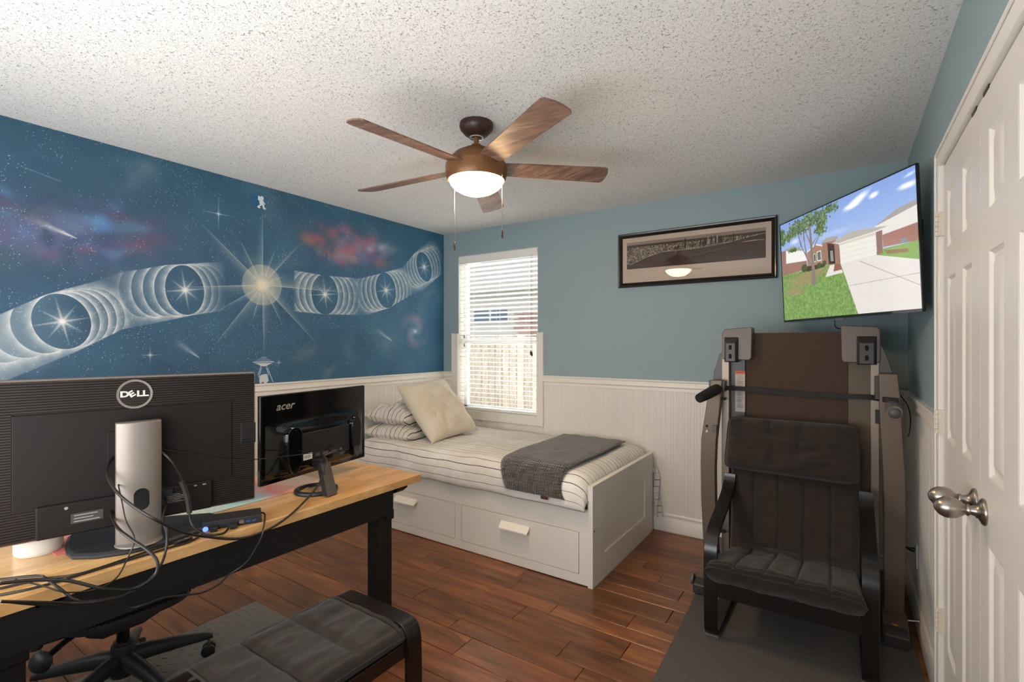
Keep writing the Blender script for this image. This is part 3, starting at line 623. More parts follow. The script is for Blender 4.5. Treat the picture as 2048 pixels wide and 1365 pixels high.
    p([(.816,.468),(.945,.437),(.945,.412),(.832,.433)], '9a6a42'); p([(.908,.523),(.942,.519),(.942,.481),(.906,.487)], '7d8790')
    for cx, cy, r_ in ((.356,.482,.018), (.402,.49,.017), (.224,.49,.028)):
        m = (((U-cx)/r_)**2+((Vv-cy)/(r_*1.4))**2 < 1); A[m] = hexc('3f5a2c')
    def line(pts, w0, w1, c):
        for i in range(len(pts)-1):
            (a, b), (c2, d) = pts[i], pts[i+1]; p([(a-w0/2, b), (a+w0/2, b), (c2+w1/2, d), (c2-w1/2, d)], c)
    p([(.284,.305),(.322,.315),(.319,.465),(.306,.693),(.3,.851),(.29,.99),(.276,.996),(.284,.857),(.287,.632),(.292,.472)], '85756a')
    for b in ([(.283,.508),(.208,.702),(.165,.906)], [(.302,.671),(.254,.824),(.203,.96)], [(.303,.693),(.36,.761),(.417,.889)], [(.312,.645),(.381,.775),(.406,.872)], [(.25,.6),(.235,.75),(.23,.9)]): line(b, .014, .006, '85756a')
    for k in range(1500):
        c = [(.0,.90,.05,.05), (.14,.90,.07,.05), (.27,.95,.11,.05), (.39,.87,.05,.05), (.46,.955,.06,.03), (.2,.88,.08,.05), (.33,.92,.09,.05), (.09,.85,.04,.03), (.12,.70,.03,.01), (.02,.82,.02,.03), (.38,.80,.03,.03)][rs.randint(11)]
        x, y = rs.normal(c[0], c[2]*.6), rs.normal(c[1], c[3]*.6); s = rs.uniform(.004, .013); a = rs.uniform(0, 6.28)
        polyfill(A, [(x+s*math.cos(a), y+1.6*s*math.sin(a)), (x+s*math.cos(a+2), y+1.6*s*math.sin(a+2)), (x+s*math.cos(a+3.6), y+1.6*s*math.sin(a+3.6))], hexc(['3f5c2e', '5a7a40', '7a9858', '4d6d38'][k % 4]), .9)
    lum = A.mean(2, keepdims=True); A = lum+(A-lum)*.74; A = A+(vnoise(h, wd, 90, 160, 21, 2)[..., None]-.5)*.03
    return A
az = -.9948; tl = .0466
tvp = thing('television', 'wide flat television angled in the corner, lit with a house photo', 'television', (-.0317, 3.0893, 1.51))
u_ = Vector((math.cos(az), math.sin(az), 0)); n_ = Vector((math.sin(az), -math.cos(az), 0)); v_ = Vector((0, 0, 1))*math.cos(tl)+n_*math.sin(tl); m_ = n_*math.cos(tl)-Vector((0, 0, 1))*math.sin(tl)
tc_ = Vector((-.0317, 3.0893, 1.8173))
def tf(a, b, z): return tc_+u_*a+v_*z+m_*b
TW, TH = 1.0758/2, 1.0758*.572/2
G().box((-TW, -.012, -TH), (TW, -.001, TH), tf).put('slim_body', black_plastic, tvp, bev=.003)
G().add([(-TW*.9, -.012, -TH*.92), (TW*.9, -.012, -TH*.92), (TW*.9, -.012, TH*.5), (-TW*.9, -.012, TH*.5), (-TW*.78, -.052, -TH*.85), (TW*.78, -.052, -TH*.85), (TW*.78, -.045, TH*.25), (-TW*.78, -.045, TH*.25)], [(0,1,5,4),(1,2,6,5),(2,3,7,6),(3,0,4,7),(4,5,6,7),(0,3,2,1)], tf).put('rear_housing', black_plastic, tvp, bev=.004)
g = G(); bz = .006
for a, b in (((-TW, -.001, -TH), (TW, .002, -TH+.013)), ((-TW, -.001, TH-bz), (TW, .002, TH)), ((-TW, -.001, -TH), (-TW+bz, .002, TH)), ((TW-bz, -.001, -TH), (TW, .002, TH))): g.box(a, b, tf)
g.put('bezel', gloss_black, tvp)
ivm = v_; TM = image_mat('tv_picture', tvimg(), .12, emit=.85)
def tuv(x, y, z):
    d = Vector((x, y, z))-tc_; return ((d.dot(u_)+TW-bz)/(2*TW-2*bz), (d.dot(ivm)+TH-.013)/(2*TH-.019))
G().add([(-TW+bz, 0, -TH+.013), (TW-bz, 0, -TH+.013), (TW-bz, 0, TH-bz), (-TW+bz, 0, TH-bz)], [(0, 1, 2, 3)], tf).put('screen', TM, tvp, uv=tuv, fix=False)
G().box((-.035, -.006, -TH-.010), (.035, .003, -TH), tf).put('receiver', steel, tvp, bev=.001)
box('mount_plate', (XR-.02, 3.0, 1.66), (XR, 3.12, 1.96), black_metal, tvp)
G().ribbon([(XR-.02, 3.06, 1.81), (.24, 3.12, 1.81), (.14, 3.18, 1.81), (.055, 3.145, 1.81)], (0, 0, 1), .05, .02, 4).put('mount_arm', black_metal, tvp)
G().box((-.12, -.075, -.12), (.12, -.05, .12), tf).put('mount_bracket', black_metal, tvp, bev=.002)
# ---------------------------------------------------------------- ceiling fan with lamp
FX, FY = -1.475, 1.89
fan = thing('ceiling_fan', 'five-blade brown ceiling fan with glowing glass bowl lamp', 'ceiling fan', (FX, FY, 2.1))
bronze = M('bronze_housing', '7c5330', .42, .25); blade_m = M('walnut_blade', '836050', .42, var=(5, '5c4236', 1.0), var2=(2.2, 'a08470'), stretch=(1.2, 9, 9), rnd=.06)
G().lathe([(.080, 2.44), (.082, 2.425), (.078, 2.41), (.055, 2.385), (.036, 2.374), (.03, 2.374)], (FX, FY, 0), 40).put('canopy', M('dark_walnut_canopy', '3c241b', .4), fan)
G().lathe([(.031, 2.374), (.034, 2.372), (.034, 2.368), (.026, 2.364)], (FX, FY, 0)).put('chrome_ring', M('chrome', 'f0f0f0', .08, 1), fan)
G().cyl((FX, FY, 2.32), (FX, FY, 2.372), .0125).put('downrod', bronze, fan)
G().lathe([(.0, 2.338), (.024, 2.337), (.026, 2.325), (.06, 2.314), (.105, 2.290), (.134, 2.258), (.143, 2.240)], (FX, FY, 0), 48).put('motor_housing', bronze, fan)
G().lathe([(.143, 2.240), (.148, 2.236), (.1485, 2.228), (.1485, 2.205), (.147, 2.190), (.142, 2.172), (.137, 2.163), (.133, 2.163), (.133, 2.18)], (FX, FY, 0), 48).put('light_housing', bronze, fan)
glow = M('glowing_frosted_glass', 'ffffff', .3, emit=('ffd9a8', GLOBE))
G().lathe([(.132, 2.170), (.131, 2.160), (.122, 2.142), (.105, 2.125), (.080, 2.110), (.05, 2.099), (.02, 2.094), (.0, 2.0935)], (FX, FY, 0), 40).put('glass_bowl', glow, fan)
for k in range(5):
    a = R(-97.3+72*k); d = Vector((math.cos(a), math.sin(a), 0)); p = R(13)
    wv = Vector((-math.sin(a), math.cos(a), 0))*math.cos(p)+Vector((0, 0, -1))*math.sin(p); nn = d.cross(wv)
    o = Vector((FX, FY, 2.278)); sl = Vector((0, 0, -.03))
    out = [(.12, -.050), (.20, -.056), (.64, -.068), (.658, -.058), (.672, -.02), (.676, .02), (.672, .055), (.66, .068), (.20, .056), (.12, .050)]
    tz = -.050*math.cos(a-R(165)); sl = Vector((0, 0, tz)); o = Vector((FX, FY, 2.222))
    f0 = lambda u, v: o+d*u+sl*u+wv*v; f1 = lambda u, v: o+d*u+sl*u+wv*v+nn*.0065
    G().prism(out, f0, f1).put('blade', blade_m, fan, bev=.0012); bo = fan.children[-1]; bo.data.transform(Matrix.Rotation(-a, 4, 'Z')); bo.rotation_euler = (0, 0, a)
for (x, y, z0, z1) in ((-1.60, 1.875, 1.873, 2.17), (-1.330, 1.90, 1.905, 2.20)):
    c = G()
    zz = z1
    while zz > z0: c.cyl((x, y, zz), (x, y, zz-.0035), .0016, n=5); zz -= .0052
    ch = c.put('pull_chain', steel, fan); G().lathe([(.0015, .006), (.004, .002), (.0045, -.03), (.002, -.036)], (x, y, z0), 12).put('chain_fob', M('chain_fob_bronze', '4a3a2c', .35, .7), ch)
G().cyl((-1.333, 1.86, 2.212), (-1.324, 1.855, 2.212), .004, n=8).put('switch', steel, fan)

# ---------------------------------------------------------------- daybed
BX0, BX1, BY0, BY1, BH = -3.222, -1.168, 2.552, 3.600, .574
bed = thing('daybed', 'white daybed with two drawers under the window', 'bed', (-2.2, 3.07, 0))
def endpanel(name, x0, x1):
    g = G(); a0, a1, z0, z1 = 2.717, 3.429, .150, .428
    for a, b in (((x0, BY0, 0), (x1, a0, BH)), ((x0, a1, 0), (x1, BY1, BH)), ((x0, a0, 0), (x1, a1, z0)), ((x0, a0, z1), (x1, a1, BH))): g.box(a, b)
    o = g.put(name, bed_white, bed, bev=0)
    box('inset_panel', (x0+.009, a0-.002, z0-.002), (x1-.009, a1+.002, z1+.002), bed_white, o, bev=0); return o
fb = endpanel('footboard', BX1-.030, BX1); endpanel('headboard', BX0, BX0+.030)
G().cyl((BX1-.0005, BY0+.022, .318), (BX1+.0012, BY0+.022, .318), .005, n=10).put('screw', dark_rubber, fb)
xa, xb = BX0+.03, BX1-.031
box('rear_rail', (xa, BY1-.02, .06), (xb, BY1, .40), bed_white, bed)
box('top_rail', (xa, BY0+.004, .302), (xb, BY0+.024, .437), bed_white, bed, bev=.001)
box('bottom_rail', (xa, BY0+.004, .006), (xb, BY0+.024, .060), bed_white, bed, bev=.001)
for a, b in ((xa, -3.050), (-2.176, -2.124), (-1.254, xb)): box('stile', (a, BY0+.004, .060), (b, BY0+.024, .302), bed_white, bed, bev=.001)
box('slat_base', (xa, BY0+.03, .36), (xb, BY1-.025, .40), bed_white, bed)
for a, b in ((-3.048, -2.178), (-2.122, -1.256)):
    d = box('drawer', (a+.0015, BY0+.0045, .0625), (b-.0015, BY0+.35, .2995), bed_white, bed, bev=.0012); m = (a+b)/2+(-.02 if a < -3 else 0)
    G().prism([(0, .262), (-.006, .262), (-.036, .229), (-.036, .222), (-.033, .222), (-.033, .226), (-.003, .246), (0, .246)], lambda q, z: (m-.105, BY0+.0045+q, z), lambda q, z: (m+.105, BY0+.0045+q, z)).put('handle', M('handle_white', 'efe9de', .4), d, sharp=20)

# comforter with stripes
def striped(name, scale, base, dk, w, axis='v'):
    m = M(name, base, .9, bump=(160, .15, .002), var=(5, 'd6cfc6')); t, b, L = nodes(m)
    uvn = t.nodes.new('ShaderNodeUVMap'); sp = t.nodes.new('ShaderNodeSeparateXYZ'); L.new(uvn.outputs[0], sp.inputs[0])
    nn = t.nodes.new('ShaderNodeTexNoise'); nn.inputs['Scale'].default_value = 3.0; L.new(uvn.outputs[0], nn.inputs[0])
    ma = t.nodes.new('ShaderNodeMath'); ma.operation = 'MULTIPLY_ADD'; ma.inputs[1].default_value = .022; L.new(nn.outputs[0], ma.inputs[0]); L.new(sp.outputs[1], ma.inputs[2])
    mu = t.nodes.new('ShaderNodeMath'); mu.operation = 'MULTIPLY'; mu.inputs[1].default_value = scale; L.new(ma.outputs[0], mu.inputs[0])
    fr = t.nodes.new('ShaderNodeMath'); fr.operation = 'FRACT'; L.new(mu.outputs[0], fr.inputs[0])
    fl = t.nodes.new('ShaderNodeMath'); fl.operation = 'FLOOR'; L.new(mu.outputs[0], fl.inputs[0])
    wn = t.nodes.new('ShaderNodeTexWhiteNoise'); wn.noise_dimensions = '1D'; L.new(fl.outputs[0], wn.inputs['W'])
    th = t.nodes.new('ShaderNodeMapRange'); th.inputs[3].default_value = w*.55; th.inputs[4].default_value = w*1.7; L.new(wn.outputs[0], th.inputs[0])
    lt = t.nodes.new('ShaderNodeMath'); lt.operation = 'LESS_THAN'; L.new(fr.outputs[0], lt.inputs[0]); L.new(th.outputs[0], lt.inputs[1])
    mi = t.nodes.new('ShaderNodeMixRGB'); src = b.inputs['Base Color'].links[0].from_socket; L.new(lt.outputs[0], mi.inputs[0]); L.new(src, mi.inputs[1]); mi.inputs[2].default_value = (*lin(dk), 1)
    L.new(mi.outputs[0], b.inputs['Base Color']); return m
def put_uvgrid(g, name, mat, parent, nu, nv, su, sv, uoff=0):
    o = g.put(name, mat, parent, fix=False, sharp=80); l = o.data.uv_layers.new(name='uv')
    for lp in o.data.loops:
        i = lp.vertex_index % ((nu+1)*(nv+1)); l.data[lp.index].uv = ((i % (nu+1))/nu*su, (i//(nu+1))/nv*sv+uoff)
    return o
str_m = striped('striped_cotton', 21, 'ebe7e1', '23242b', .062)
sec = [(3.588, .46), (3.585, .57), (3.55, .612), (3.2, .622), (2.9, .625), (2.66, .618), (2.60, .602), (2.562, .565), (2.540, .51), (2.533, .455), (2.538, .435)]
sp_, _ = catmull([Vector((0, a, b)) for a, b in sec], [0]*len(sec), 8)
ln = [0]
for a, b in zip(sp_, sp_[1:]): ln.append(ln[-1]+(b-a).length)
CX0, CX1 = -3.195, -1.204
def comf(u, v):
    t = v*ln[-1]; k = max(i for i in range(len(ln)) if ln[i] <= t+1e-9); k = min(k, len(sp_)-2); f = (t-ln[k])/(ln[k+1]-ln[k]); p = sp_[k].lerp(sp_[k+1], f)
    x = CX0+(CX1-CX0)*u; e = max(0, (x-(CX1-.11))/.11); e2 = max(0, ((CX0+.09)-x)/.09)
    drop = (1-math.sqrt(max(0, 1-min(e, 1)**2)))*.10+(1-math.sqrt(max(0, 1-min(e2, 1)**2)))*.06
    z = p.z; y = p.y; n1 = noise.noise(Vector((x*3.2, y*3.0, z*3)))*.012+noise.noise(Vector((x*9, y*9, 4)))*.004
    if y < 2.62 and z < .60: y -= n1*1.2+.006*math.sin(x*14); z = z-.012*max(0, noise.noise(Vector((x*2.2, 1, 7))))*(1 if z < .5 else .3); z = max(z, .439) if y > 2.545 else z
    elif y > 3.57: pass
    else: z += n1
    z = max(.44, z-drop*max(0, min(1, (z-.44)/.15))); return (x, y, z)
nu, nv = 110, 90; com = put_uvgrid(G().grid(comf, nu, nv), 'comforter', str_m, None, nu, nv, 2, ln[-1]); tag(com, 'black and white striped comforter spread over the daybed', 'comforter')
so = com.modifiers.new('solid', 'SOLIDIFY'); so.thickness = .012; so.offset = -1
def hang(u, v):
    z = .46-.36*v; x = -1.166+.014+.030*v+.008*math.sin(v*9+u*6); return (x-.02+.02*u+(.012*u), 3.606+.026*u, z)
put_uvgrid(G().grid(hang, 6, 16), 'hanging_corner', str_m, com, 6, 16, .05, .36)
# mattress under the cover
box('mattress', (CX0+.02, BY0+.05, .405), (CX1-.02, BY1-.05, .585), M('mattress_white', 'dcd8d2', .9), None, bev=.03)
tag(bpy.data.objects['mattress'], 'white mattress under the striped comforter on the daybed', 'mattress')

def pillow(name, P00, P10, P11, P01, th, mat, parent=None, n=26, seed=0, wr=.012, quilt=None, pw=2.6, uvs=None, pinch=.06, piping=None, rc=0):
    P00, P10, P11, P01 = [Vector(p) for p in (P00, P10, P11, P01)]
    N = (P10-P00).cross(P01-P00).normalized()
    def pt(u, v, sgn):
        a, b = 2*u-1, 2*v-1; h = max(0, (1-abs(a)**pw)*(1-abs(b)**pw))**.5
        us = u+pinch*(a)*(-(1-b*b))*.5*abs(a)+0; vs = v+pinch*b*(-(1-a*a))*.5*abs(b)
        if rc: us = .5+(us-.5)*(1-rc*abs(b)**12); vs = .5+(vs-.5)*(1-2*rc*abs(a)**12)
        p = P00.lerp(P10, us).lerp(P01.lerp(P11, us), vs)
        hh = th/2*h
        if quilt: hh *= quilt(u, v)
        q = Vector((u*4+seed, v*4, sgn*3)); w_ = wr*h*(noise.noise(q*1.0)+.5*noise.noise(q*2.3)+.25*noise.noise(q*5))
        return p+N*(sgn*(hh+.0008)+w_)
    g = G().grid(lambda u, v: pt(u, v, 1), n, n); m = (n+1)**2
    g.grid(lambda u, v: pt(u, v, -1), n, n)
    g.F[n*n:] = [f[::-1] for f in g.F[n*n:]]
    for k in range(n):
        g.F += [(k+1, k, m+k, m+k+1), (n*(n+1)+k, n*(n+1)+k+1, m+n*(n+1)+k+1, m+n*(n+1)+k), (k*(n+1), (k+1)*(n+1), m+(k+1)*(n+1), m+k*(n+1)), ((k+1)*(n+1)+n, k*(n+1)+n, m+k*(n+1)+n, m+(k+1)*(n+1)+n)]
    if uvs: o = put_uvgrid(g, name, mat, parent, n, n, uvs[0], uvs[1])
    else: o = g.put(name, mat, parent, fix=False, sharp=80)
    if piping:
        ed = []
        for i in range(24): ed.append(pt(i/24, 0, 0))
        for i in range(24): ed.append(pt(1, i/24, 0))
        for i in range(24): ed.append(pt(1-i/24, 1, 0))
        for i in range(25): ed.append(pt(0, 1-i/24, 0))
        G().tube(ed, piping, n=6, smooth=1).put('piping', mat, o)
    return o
strp = striped('striped_pillowcase', 22, 'ded7cd', '23242b', .075)
p1 = pillow('pillow', (-3.20, 2.62, .665), (-3.17, 3.20, .68), (-2.74, 3.26, .675), (-2.73, 2.66, .660), .18, strp, seed=3, wr=.05, uvs=(.6, .46)); tag(p1, 'lower striped pillow of the two stacked against the left wall', 'pillow', 'striped pillows at the head of the daybed')
p2 = pillow('pillow', (-3.225, 2.64, .800), (-3.20, 3.20, .82), (-2.80, 3.24, .79), (-2.78, 2.67, .785), .19, strp, seed=8, wr=.055, uvs=(.6, .46)); tag(p2, 'upper striped pillow of the two stacked, tilted toward the cream cushion', 'pillow', 'striped pillows at the head of the daybed')
cu = pillow('cushion', (-2.553, 2.735, .628), (-2.515, 3.24, .660), (-2.86, 3.20, 1.075), (-2.895, 2.695, 1.045),   .22, cream, seed=5, wr=.03, n=36); tag(cu, 'large square cream cushion leaning on the striped pillows', 'cushion')

def sweep(name, path, xl, xr, th, mat, parent=None, nx=30, smooth=5, quilt=None, seed=0, wr=.004, edge=5.0, axis=0, round_=.5):
    P, _ = catmull([Vector((0, a, b)) for a, b in path], [0]*len(path), smooth); n = len(P)-1; L = [0]
    for a, b in zip(P, P[1:]): L.append(L[-1]+(b-a).length)
    def pt(u, v, sgn):
        f = u*n; i = min(int(f), n-1); p = P[i].lerp(P[i+1], f-i); t = (P[min(i+1, n)]-P[max(i-1, 0) if i else 0]); t = (P[i+1]-P[i]).normalized() if i == 0 else (P[i+1]-P[i-1]).normalized()
        N = Vector((0, -t.z, t.y)); a, b = 2*v-1, 2*u-1; h = max(0, (1-abs(a)**edge)*(1-abs(b)**(edge*3)))**round_
        hh = th/2*h
        if quilt and sgn > 0: hh *= quilt(u, v, sgn)
        x0 = xl(u) if callable(xl) else xl; x1 = xr(u) if callable(xr) else xr; x = x0+(x1-x0)*v
        q = Vector((v*6+seed, L[-1]*u*8, sgn)); w_ = wr*h*(noise.noise(q)+.6*noise.noise(q*2.5))
        r = Vector((x, p.y, p.z))+N*(sgn*(hh+.001)+w_)
        return r
    nu_ = n; g = G().grid(lambda v, u: pt(u, v, 1), nx, nu_); m = (nx+1)*(nu_+1)
    g.grid(lambda v, u: pt(u, v, -1), nx, nu_); k0 = nx*nu_; g.F[k0:] = [f[::-1] for f in g.F[k0:]]
    for k in range(nx): g.F += [(k+1, k, m+k, m+k+1), (nu_*(nx+1)+k, nu_*(nx+1)+k+1, m+nu_*(nx+1)+k+1, m+nu_*(nx+1)+k)]
    for k in range(nu_): g.F += [(k*(nx+1), (k+1)*(nx+1), m+(k+1)*(nx+1), m+k*(nx+1)), ((k+1)*(nx+1)+nx, k*(nx+1)+nx, m+k*(nx+1)+nx, m+(k+1)*(nx+1)+nx)]
    o = g.put(name, mat, parent, sharp=80); o['_'] = 0; del o['_']; return o, pt
fleece = M('charcoal_fleece', '5a524c', .95, var=(30, '35302e'), sheen=.5)
t_, b_, L_ = nodes(fleece); vo = t_.nodes.new('ShaderNodeTexVoronoi'); vo.inputs['Scale'].default_value = 62; vo.inputs['Randomness'].default_value = .25; L_.new(t_.nodes['Texture Coordinate'].outputs['Object'], vo.inputs[0])
bp = t_.nodes.new('ShaderNodeBump'); bp.inputs['Strength'].default_value = 1.0; bp.inputs['Distance'].default_value = .012; bp.invert = True; L_.new(vo.outputs[0], bp.inputs['Height']); L_.new(bp.outputs[0], b_.inputs['Normal'])
thr, _ = sweep('throw_blanket', [(3.50, .655), (3.2, .659), (2.9, .661), (2.68, .657), (2.59, .640), (2.545, .60), (2.520, .55), (2.513, .505), (2.512, .485)], lambda u: -1.86+.12*u+.012*math.sin(u*9), lambda u: -1.335+.02*math.sin(u*7)+.0*u, .030, fleece, nx=24, wr=.006, edge=8, round_=.35)
tag(thr, 'dark grey fleece throw folded across the foot of the bed', 'blanket')
box('care_tag', (-1.475, 2.500, .468), (-1.43, 2.504, .492), M('brown_tag', '4a2c22', .6), thr, bev=0)

# ---------------------------------------------------------------- desk
DX0, DX1, DYA, DYB, DT, DB = -2.335, -1.713, .19, 1.757, .740, .706
desk = thing('desk', 'standing desk with butcher-block wood top and black metal legs', 'desk', (-2.02, .97, 0))
bb = M('butcher_block', 'deb47c', .28, var=(9, 'c59358', 1.0), stretch=(6, .7, 2), coat=.25)
t_, b_, L_ = nodes(bb); br = t_.nodes.new('ShaderNodeTexBrick'); br.inputs['Scale'].default_value = 1; br.inputs['Brick Width'].default_value = .55; br.inputs['Row Height'].default_value = .042; br.inputs['Mortar Size'].default_value = .0; br.offset = .37
br.inputs['Color1'].default_value = (1, 1, 1, 1); br.inputs['Color2'].default_value = (.74, .68, .60, 1)
mp = t_.nodes.new('ShaderNodeMapping'); mp.inputs['Rotation'].default_value = (0, 0, R(90)); L_.new(t_.nodes['Texture Coordinate'].outputs['Object'], mp.inputs[0]); L_.new(mp.outputs[0], br.inputs[0])
mi = t_.nodes.new('ShaderNodeMixRGB'); mi.blend_type = 'MULTIPLY'; mi.inputs[0].default_value = 1; L_.new(b_.inputs['Base Color'].links[0].from_socket, mi.inputs[1]); L_.new(br.outputs[0], mi.inputs[2]); L_.new(mi.outputs[0], b_.inputs['Base Color'])
box('tabletop', (DX0, DYA, DB), (DX1, DYB, DT), bb, desk, bev=.002)
box('apron', (-1.760, .31, .590), (-1.735, 1.60, .7055), black_metal, desk)
box('rear_beam', (-2.25, .31, .630), (-2.22, 1.60, .7055), black_metal, desk)
for yc in (.33, 1.585):
    l = box('leg', (-1.860, yc-.042, .55), (-1.765, yc+.042, .7055), black_metal, desk, bev=.003)
    box('leg_sleeve', (-1.855, yc-.036, .055), (-1.768, yc+.036, .70), black_metal, l, bev=.003)
    G().prism([(-2.30, .705), (-1.735, .705), (-1.735, .690), (-1.765, .668), (-2.27, .668), (-2.30, .69)], lambda x, z: (x, yc+.045, z), lambda x, z: (x, yc+.105, z)).put('side_bracket', black_metal, desk, bev=.002)
    f = G().prism([(-2.20, .055), (-1.64, .055), (-1.605, .048), (-1.600, .022), (-2.22, .022), (-2.22, .048)], lambda x, z: (x, yc-.035, z), lambda x, z: (x, yc+.035, z)).put('foot', black_metal, desk, bev=.003)
    for x in (-1.64, -2.18): G().cyl((x, yc, 0), (x, yc, .022), .018, n=14).put('glide', steel, f)
    for (dy, dz) in ((.03, .585), (.03, .565)): G().cyl((-1.765, yc-.02+dy, dz), (-1.760, yc-.02+dy, dz), .005, n=10).put('bolt', steel, l)
    box('clamp_plate', (-1.766, yc-.006, .555), (-1.758, yc+.040, .598), black_metal, l)

# desk mat with pastel print
dm = M('pastel_desk_mat', 'c9d8cf', .75); t_, b_, L_ = nodes(dm)
tc = t_.nodes['Texture Coordinate']; sp = t_.nodes.new('ShaderNodeSeparateXYZ'); nn = t_.nodes.new('ShaderNodeTexNoise'); nn.inputs['Scale'].default_value = 4; nn.inputs['Detail'].default_value = 4
L_.new(tc.outputs['Object'], sp.inputs[0]); L_.new(tc.outputs['Object'], nn.inputs[0])
ma = t_.nodes.new('ShaderNodeMath'); ma.operation = 'MULTIPLY_ADD'; ma.inputs[1].default_value = .35; L_.new(nn.outputs[0], ma.inputs[0]); L_.new(sp.outputs[1], ma.inputs[2])
cr = t_.nodes.new('ShaderNodeValToRGB'); cr.color_ramp.elements[0].position = 0; mr = t_.nodes.new('ShaderNodeMapRange'); mr.inputs[1].default_value = -.32; mr.inputs[2].default_value = .66; L_.new(ma.outputs[0], mr.inputs[0]); L_.new(mr.outputs[0], cr.inputs[0])
e = cr.color_ramp.elements; e[0].color = (*lin('d9726e'), 1); e[1].position = 1; e[1].color = (*lin('d8c0a0'), 1)
for p, c in ((.22, 'e2a49a'), (.36, 'e9d6c6'), (.52, 'b5d6cf'), (.66, 'a9c9c0'), (.78, 'e2877a'), (.88, 'e8b49a')): x = e.new(p); x.color = (*lin(c), 1)
L_.new(cr.outputs[0], b_.inputs['Base Color'])
o = box('desk_mat', (-2.325, .47, DT+.0003), (-1.962, 1.42, DT+.0033), dm, None, bev=.001); tag(o, 'thin pastel pink and teal desk mat under the monitors', 'desk mat')

# ---------------------------------------------------------------- large monitor seen from behind
AZ = 1.3331; o_ = (-1.9038, .6497, 0); f = frame(o_, AZ); MZ = 1.0341; mw, mh = .360, .2375
mon = thing('monitor', 'large black monitor seen from behind on a wide silver stand column', 'monitor', (-1.85, .64, DT))
rim_m = M('champagne_rim', '8d8076', .35, .6); rib_m = M('vent_rib_plastic', '2a211c', .6, spec=.25); back_m = M('dark_taupe_plastic', '1a1310', .65, spec=.25, bump=(600, .1, .0004))
G().box((-mw, -.040, MZ-mh), (mw, -.006, MZ+mh), f).put('front_bezel', rim_m, mon, bev=.006)
G().box((-mw+.006, -.008, MZ-mh+.006), (mw-.006, .0, MZ+mh-.006), f).put('rear_shell', back_m, mon, bev=.003)
G().box((-mw+.012, -.0415, MZ-mh+.012), (mw-.012, -.0402, MZ+mh-.012), f).put('display', M('display_off', '0a0b0d', .2), mon)
g = G(); z = MZ-mh+.010
while z < MZ+mh-.010:
    if z > 1.169 or z < .893 : g.box((-mw+.010, 0, z), (mw-.010, .0040, z+.0040), f)
    else: g.box((-mw+.010, 0, z), (-.281, .0040, z+.0040), f); g.box((.281, 0, z), (mw-.010, .0040, z+.0040), f)
    z += .0077
g.put('vent_ribs', rib_m, mon, fix=False)['kind'] = 'stuff'
G().box((-.280, 0, .893), (.280, .005, 1.169), f).put('centre_panel', back_m, mon, bev=.004)
pp = G().box((-.232, 0, .803), (.215, .020, .900), f).put('port_housing', back_m, mon, bev=.006)
G().box((-.07, .009, .965), (.07, .012, 1.10), f).put('mount_plate', back_m, mon, bev=.002)
G().box((-.155, .0200, .836), (-.080, .0206, .866), f).put('rating_label', M('label_grey', '3c3734', .6), pp)
g = G()
for k in range(3): g.box((-.148, .0206, .858-.009*k), (-.148+(.055, .045, .06)[k], .0210, .861-.009*k), f)
for k in range(6): g.box((.07, .0202, .872-.005*k), (.07+(.05, .065, .06, .068, .05, .062)[k], .0206, .8735-.005*k), f)
g.box((.16, .0202, .888), (.168, .0206, .892), f); g.box((.185, .0202, .888), (.195, .0206, .892), f)
g.put('label_print', M('label_print', '8f8a84', .6), pp, fix=False)['kind'] = 'stuff'
G().lathe([(.004, 0), (.0045, .0008), (.003, .001)], f(-.165, .0200, .886), 14, f(0, 1, 0)-f(0, 0, 0)).put('lock_mark', M('label_print', 'x'), pp)
# hatch at the right side
G().box((mw-.052, -.008, 1.01), (mw-.001, .004, 1.085), f).put('card_reader', black_plastic, mon, bev=.003)
# logo
lc = f(0, 0, 1.214); nx_ = f(0, 1, 0)-f(0, 0, 0)
lg = G().lathe([(.0405, .0), (.0405, .004), (.047, .0045), (.0475, .001), (.0475, 0)], lc, 48, nx_).put('logo_ring', silver, mon, sharp=30)
G().lathe([(.041, .001), (.041, .0034), (.0, .0036)], lc, 40, nx_).put('logo_disc', back_m, lg)
lm = M('logo_silver', 'd9d4cc', .3, .3)
def lxf(cx, rot=0, sx=1.25):
    return lambda a, b, c: f(cx+(a*sx*math.cos(rot)-c*math.sin(rot)), .0042, 1.214+(a*sx*math.sin(rot)+c*math.cos(rot)))
for ch, cx, rt in (('D', -.0265, 0), ('E', -.0085, R(33)), ('L', .0120, 0), ('L', .0275, 0)): text('letter', ch, .0255, 0, lxf(cx, rt), lm, lg, bold=.0011)
# stand
stn = G(); prof = []
for k in range(13):
    a = -1+2*k/12; prof.append((a*.058, .088-.012*abs(a)**3-.004*a*a))
prof += [(.058, .045), (-.058, .045)]
cf = frame((-1.9038, .6497, 0), AZ); ox = .005
col = G().prism(prof, lambda a, b: cf(ox+a, b, DT+.016), lambda a, b: cf(ox+a, b, 1.133)).put('stand_column', silver, mon, bev=.004, sharp=50)
ov = [(.020*math.cos(t)*1.0, .892+(.014 if math.sin(t) > 0 else -.014)+.020*math.sin(t)) for t in [2*math.pi*k/28 for k in range(28)]]
def cb(a): a /= .058; return .088-.012*abs(a)**3-.004*a*a
G().prism(ov, lambda a, z: cf(ox+a+.004, cb(a+.004)-.002, z), lambda a, z: cf(ox+a+.004, cb(a+.004)+.0006, z)).put('cable_hole', M('deep_black', '050505', .9), col)
pl = [(-1.935, .487), (-1.885, .487), (-1.83, .530), (-1.79, .60), (-1.776, .68), (-1.785, .765), (-1.81, .85), (-1.86, .905), (-1.93, .90), (-2.02, .80), (-2.10, .64), (-2.12, .56), (-2.09, .53), (-2.0, .50)]
pc = Vector((-1.94, .69)); 
V = []
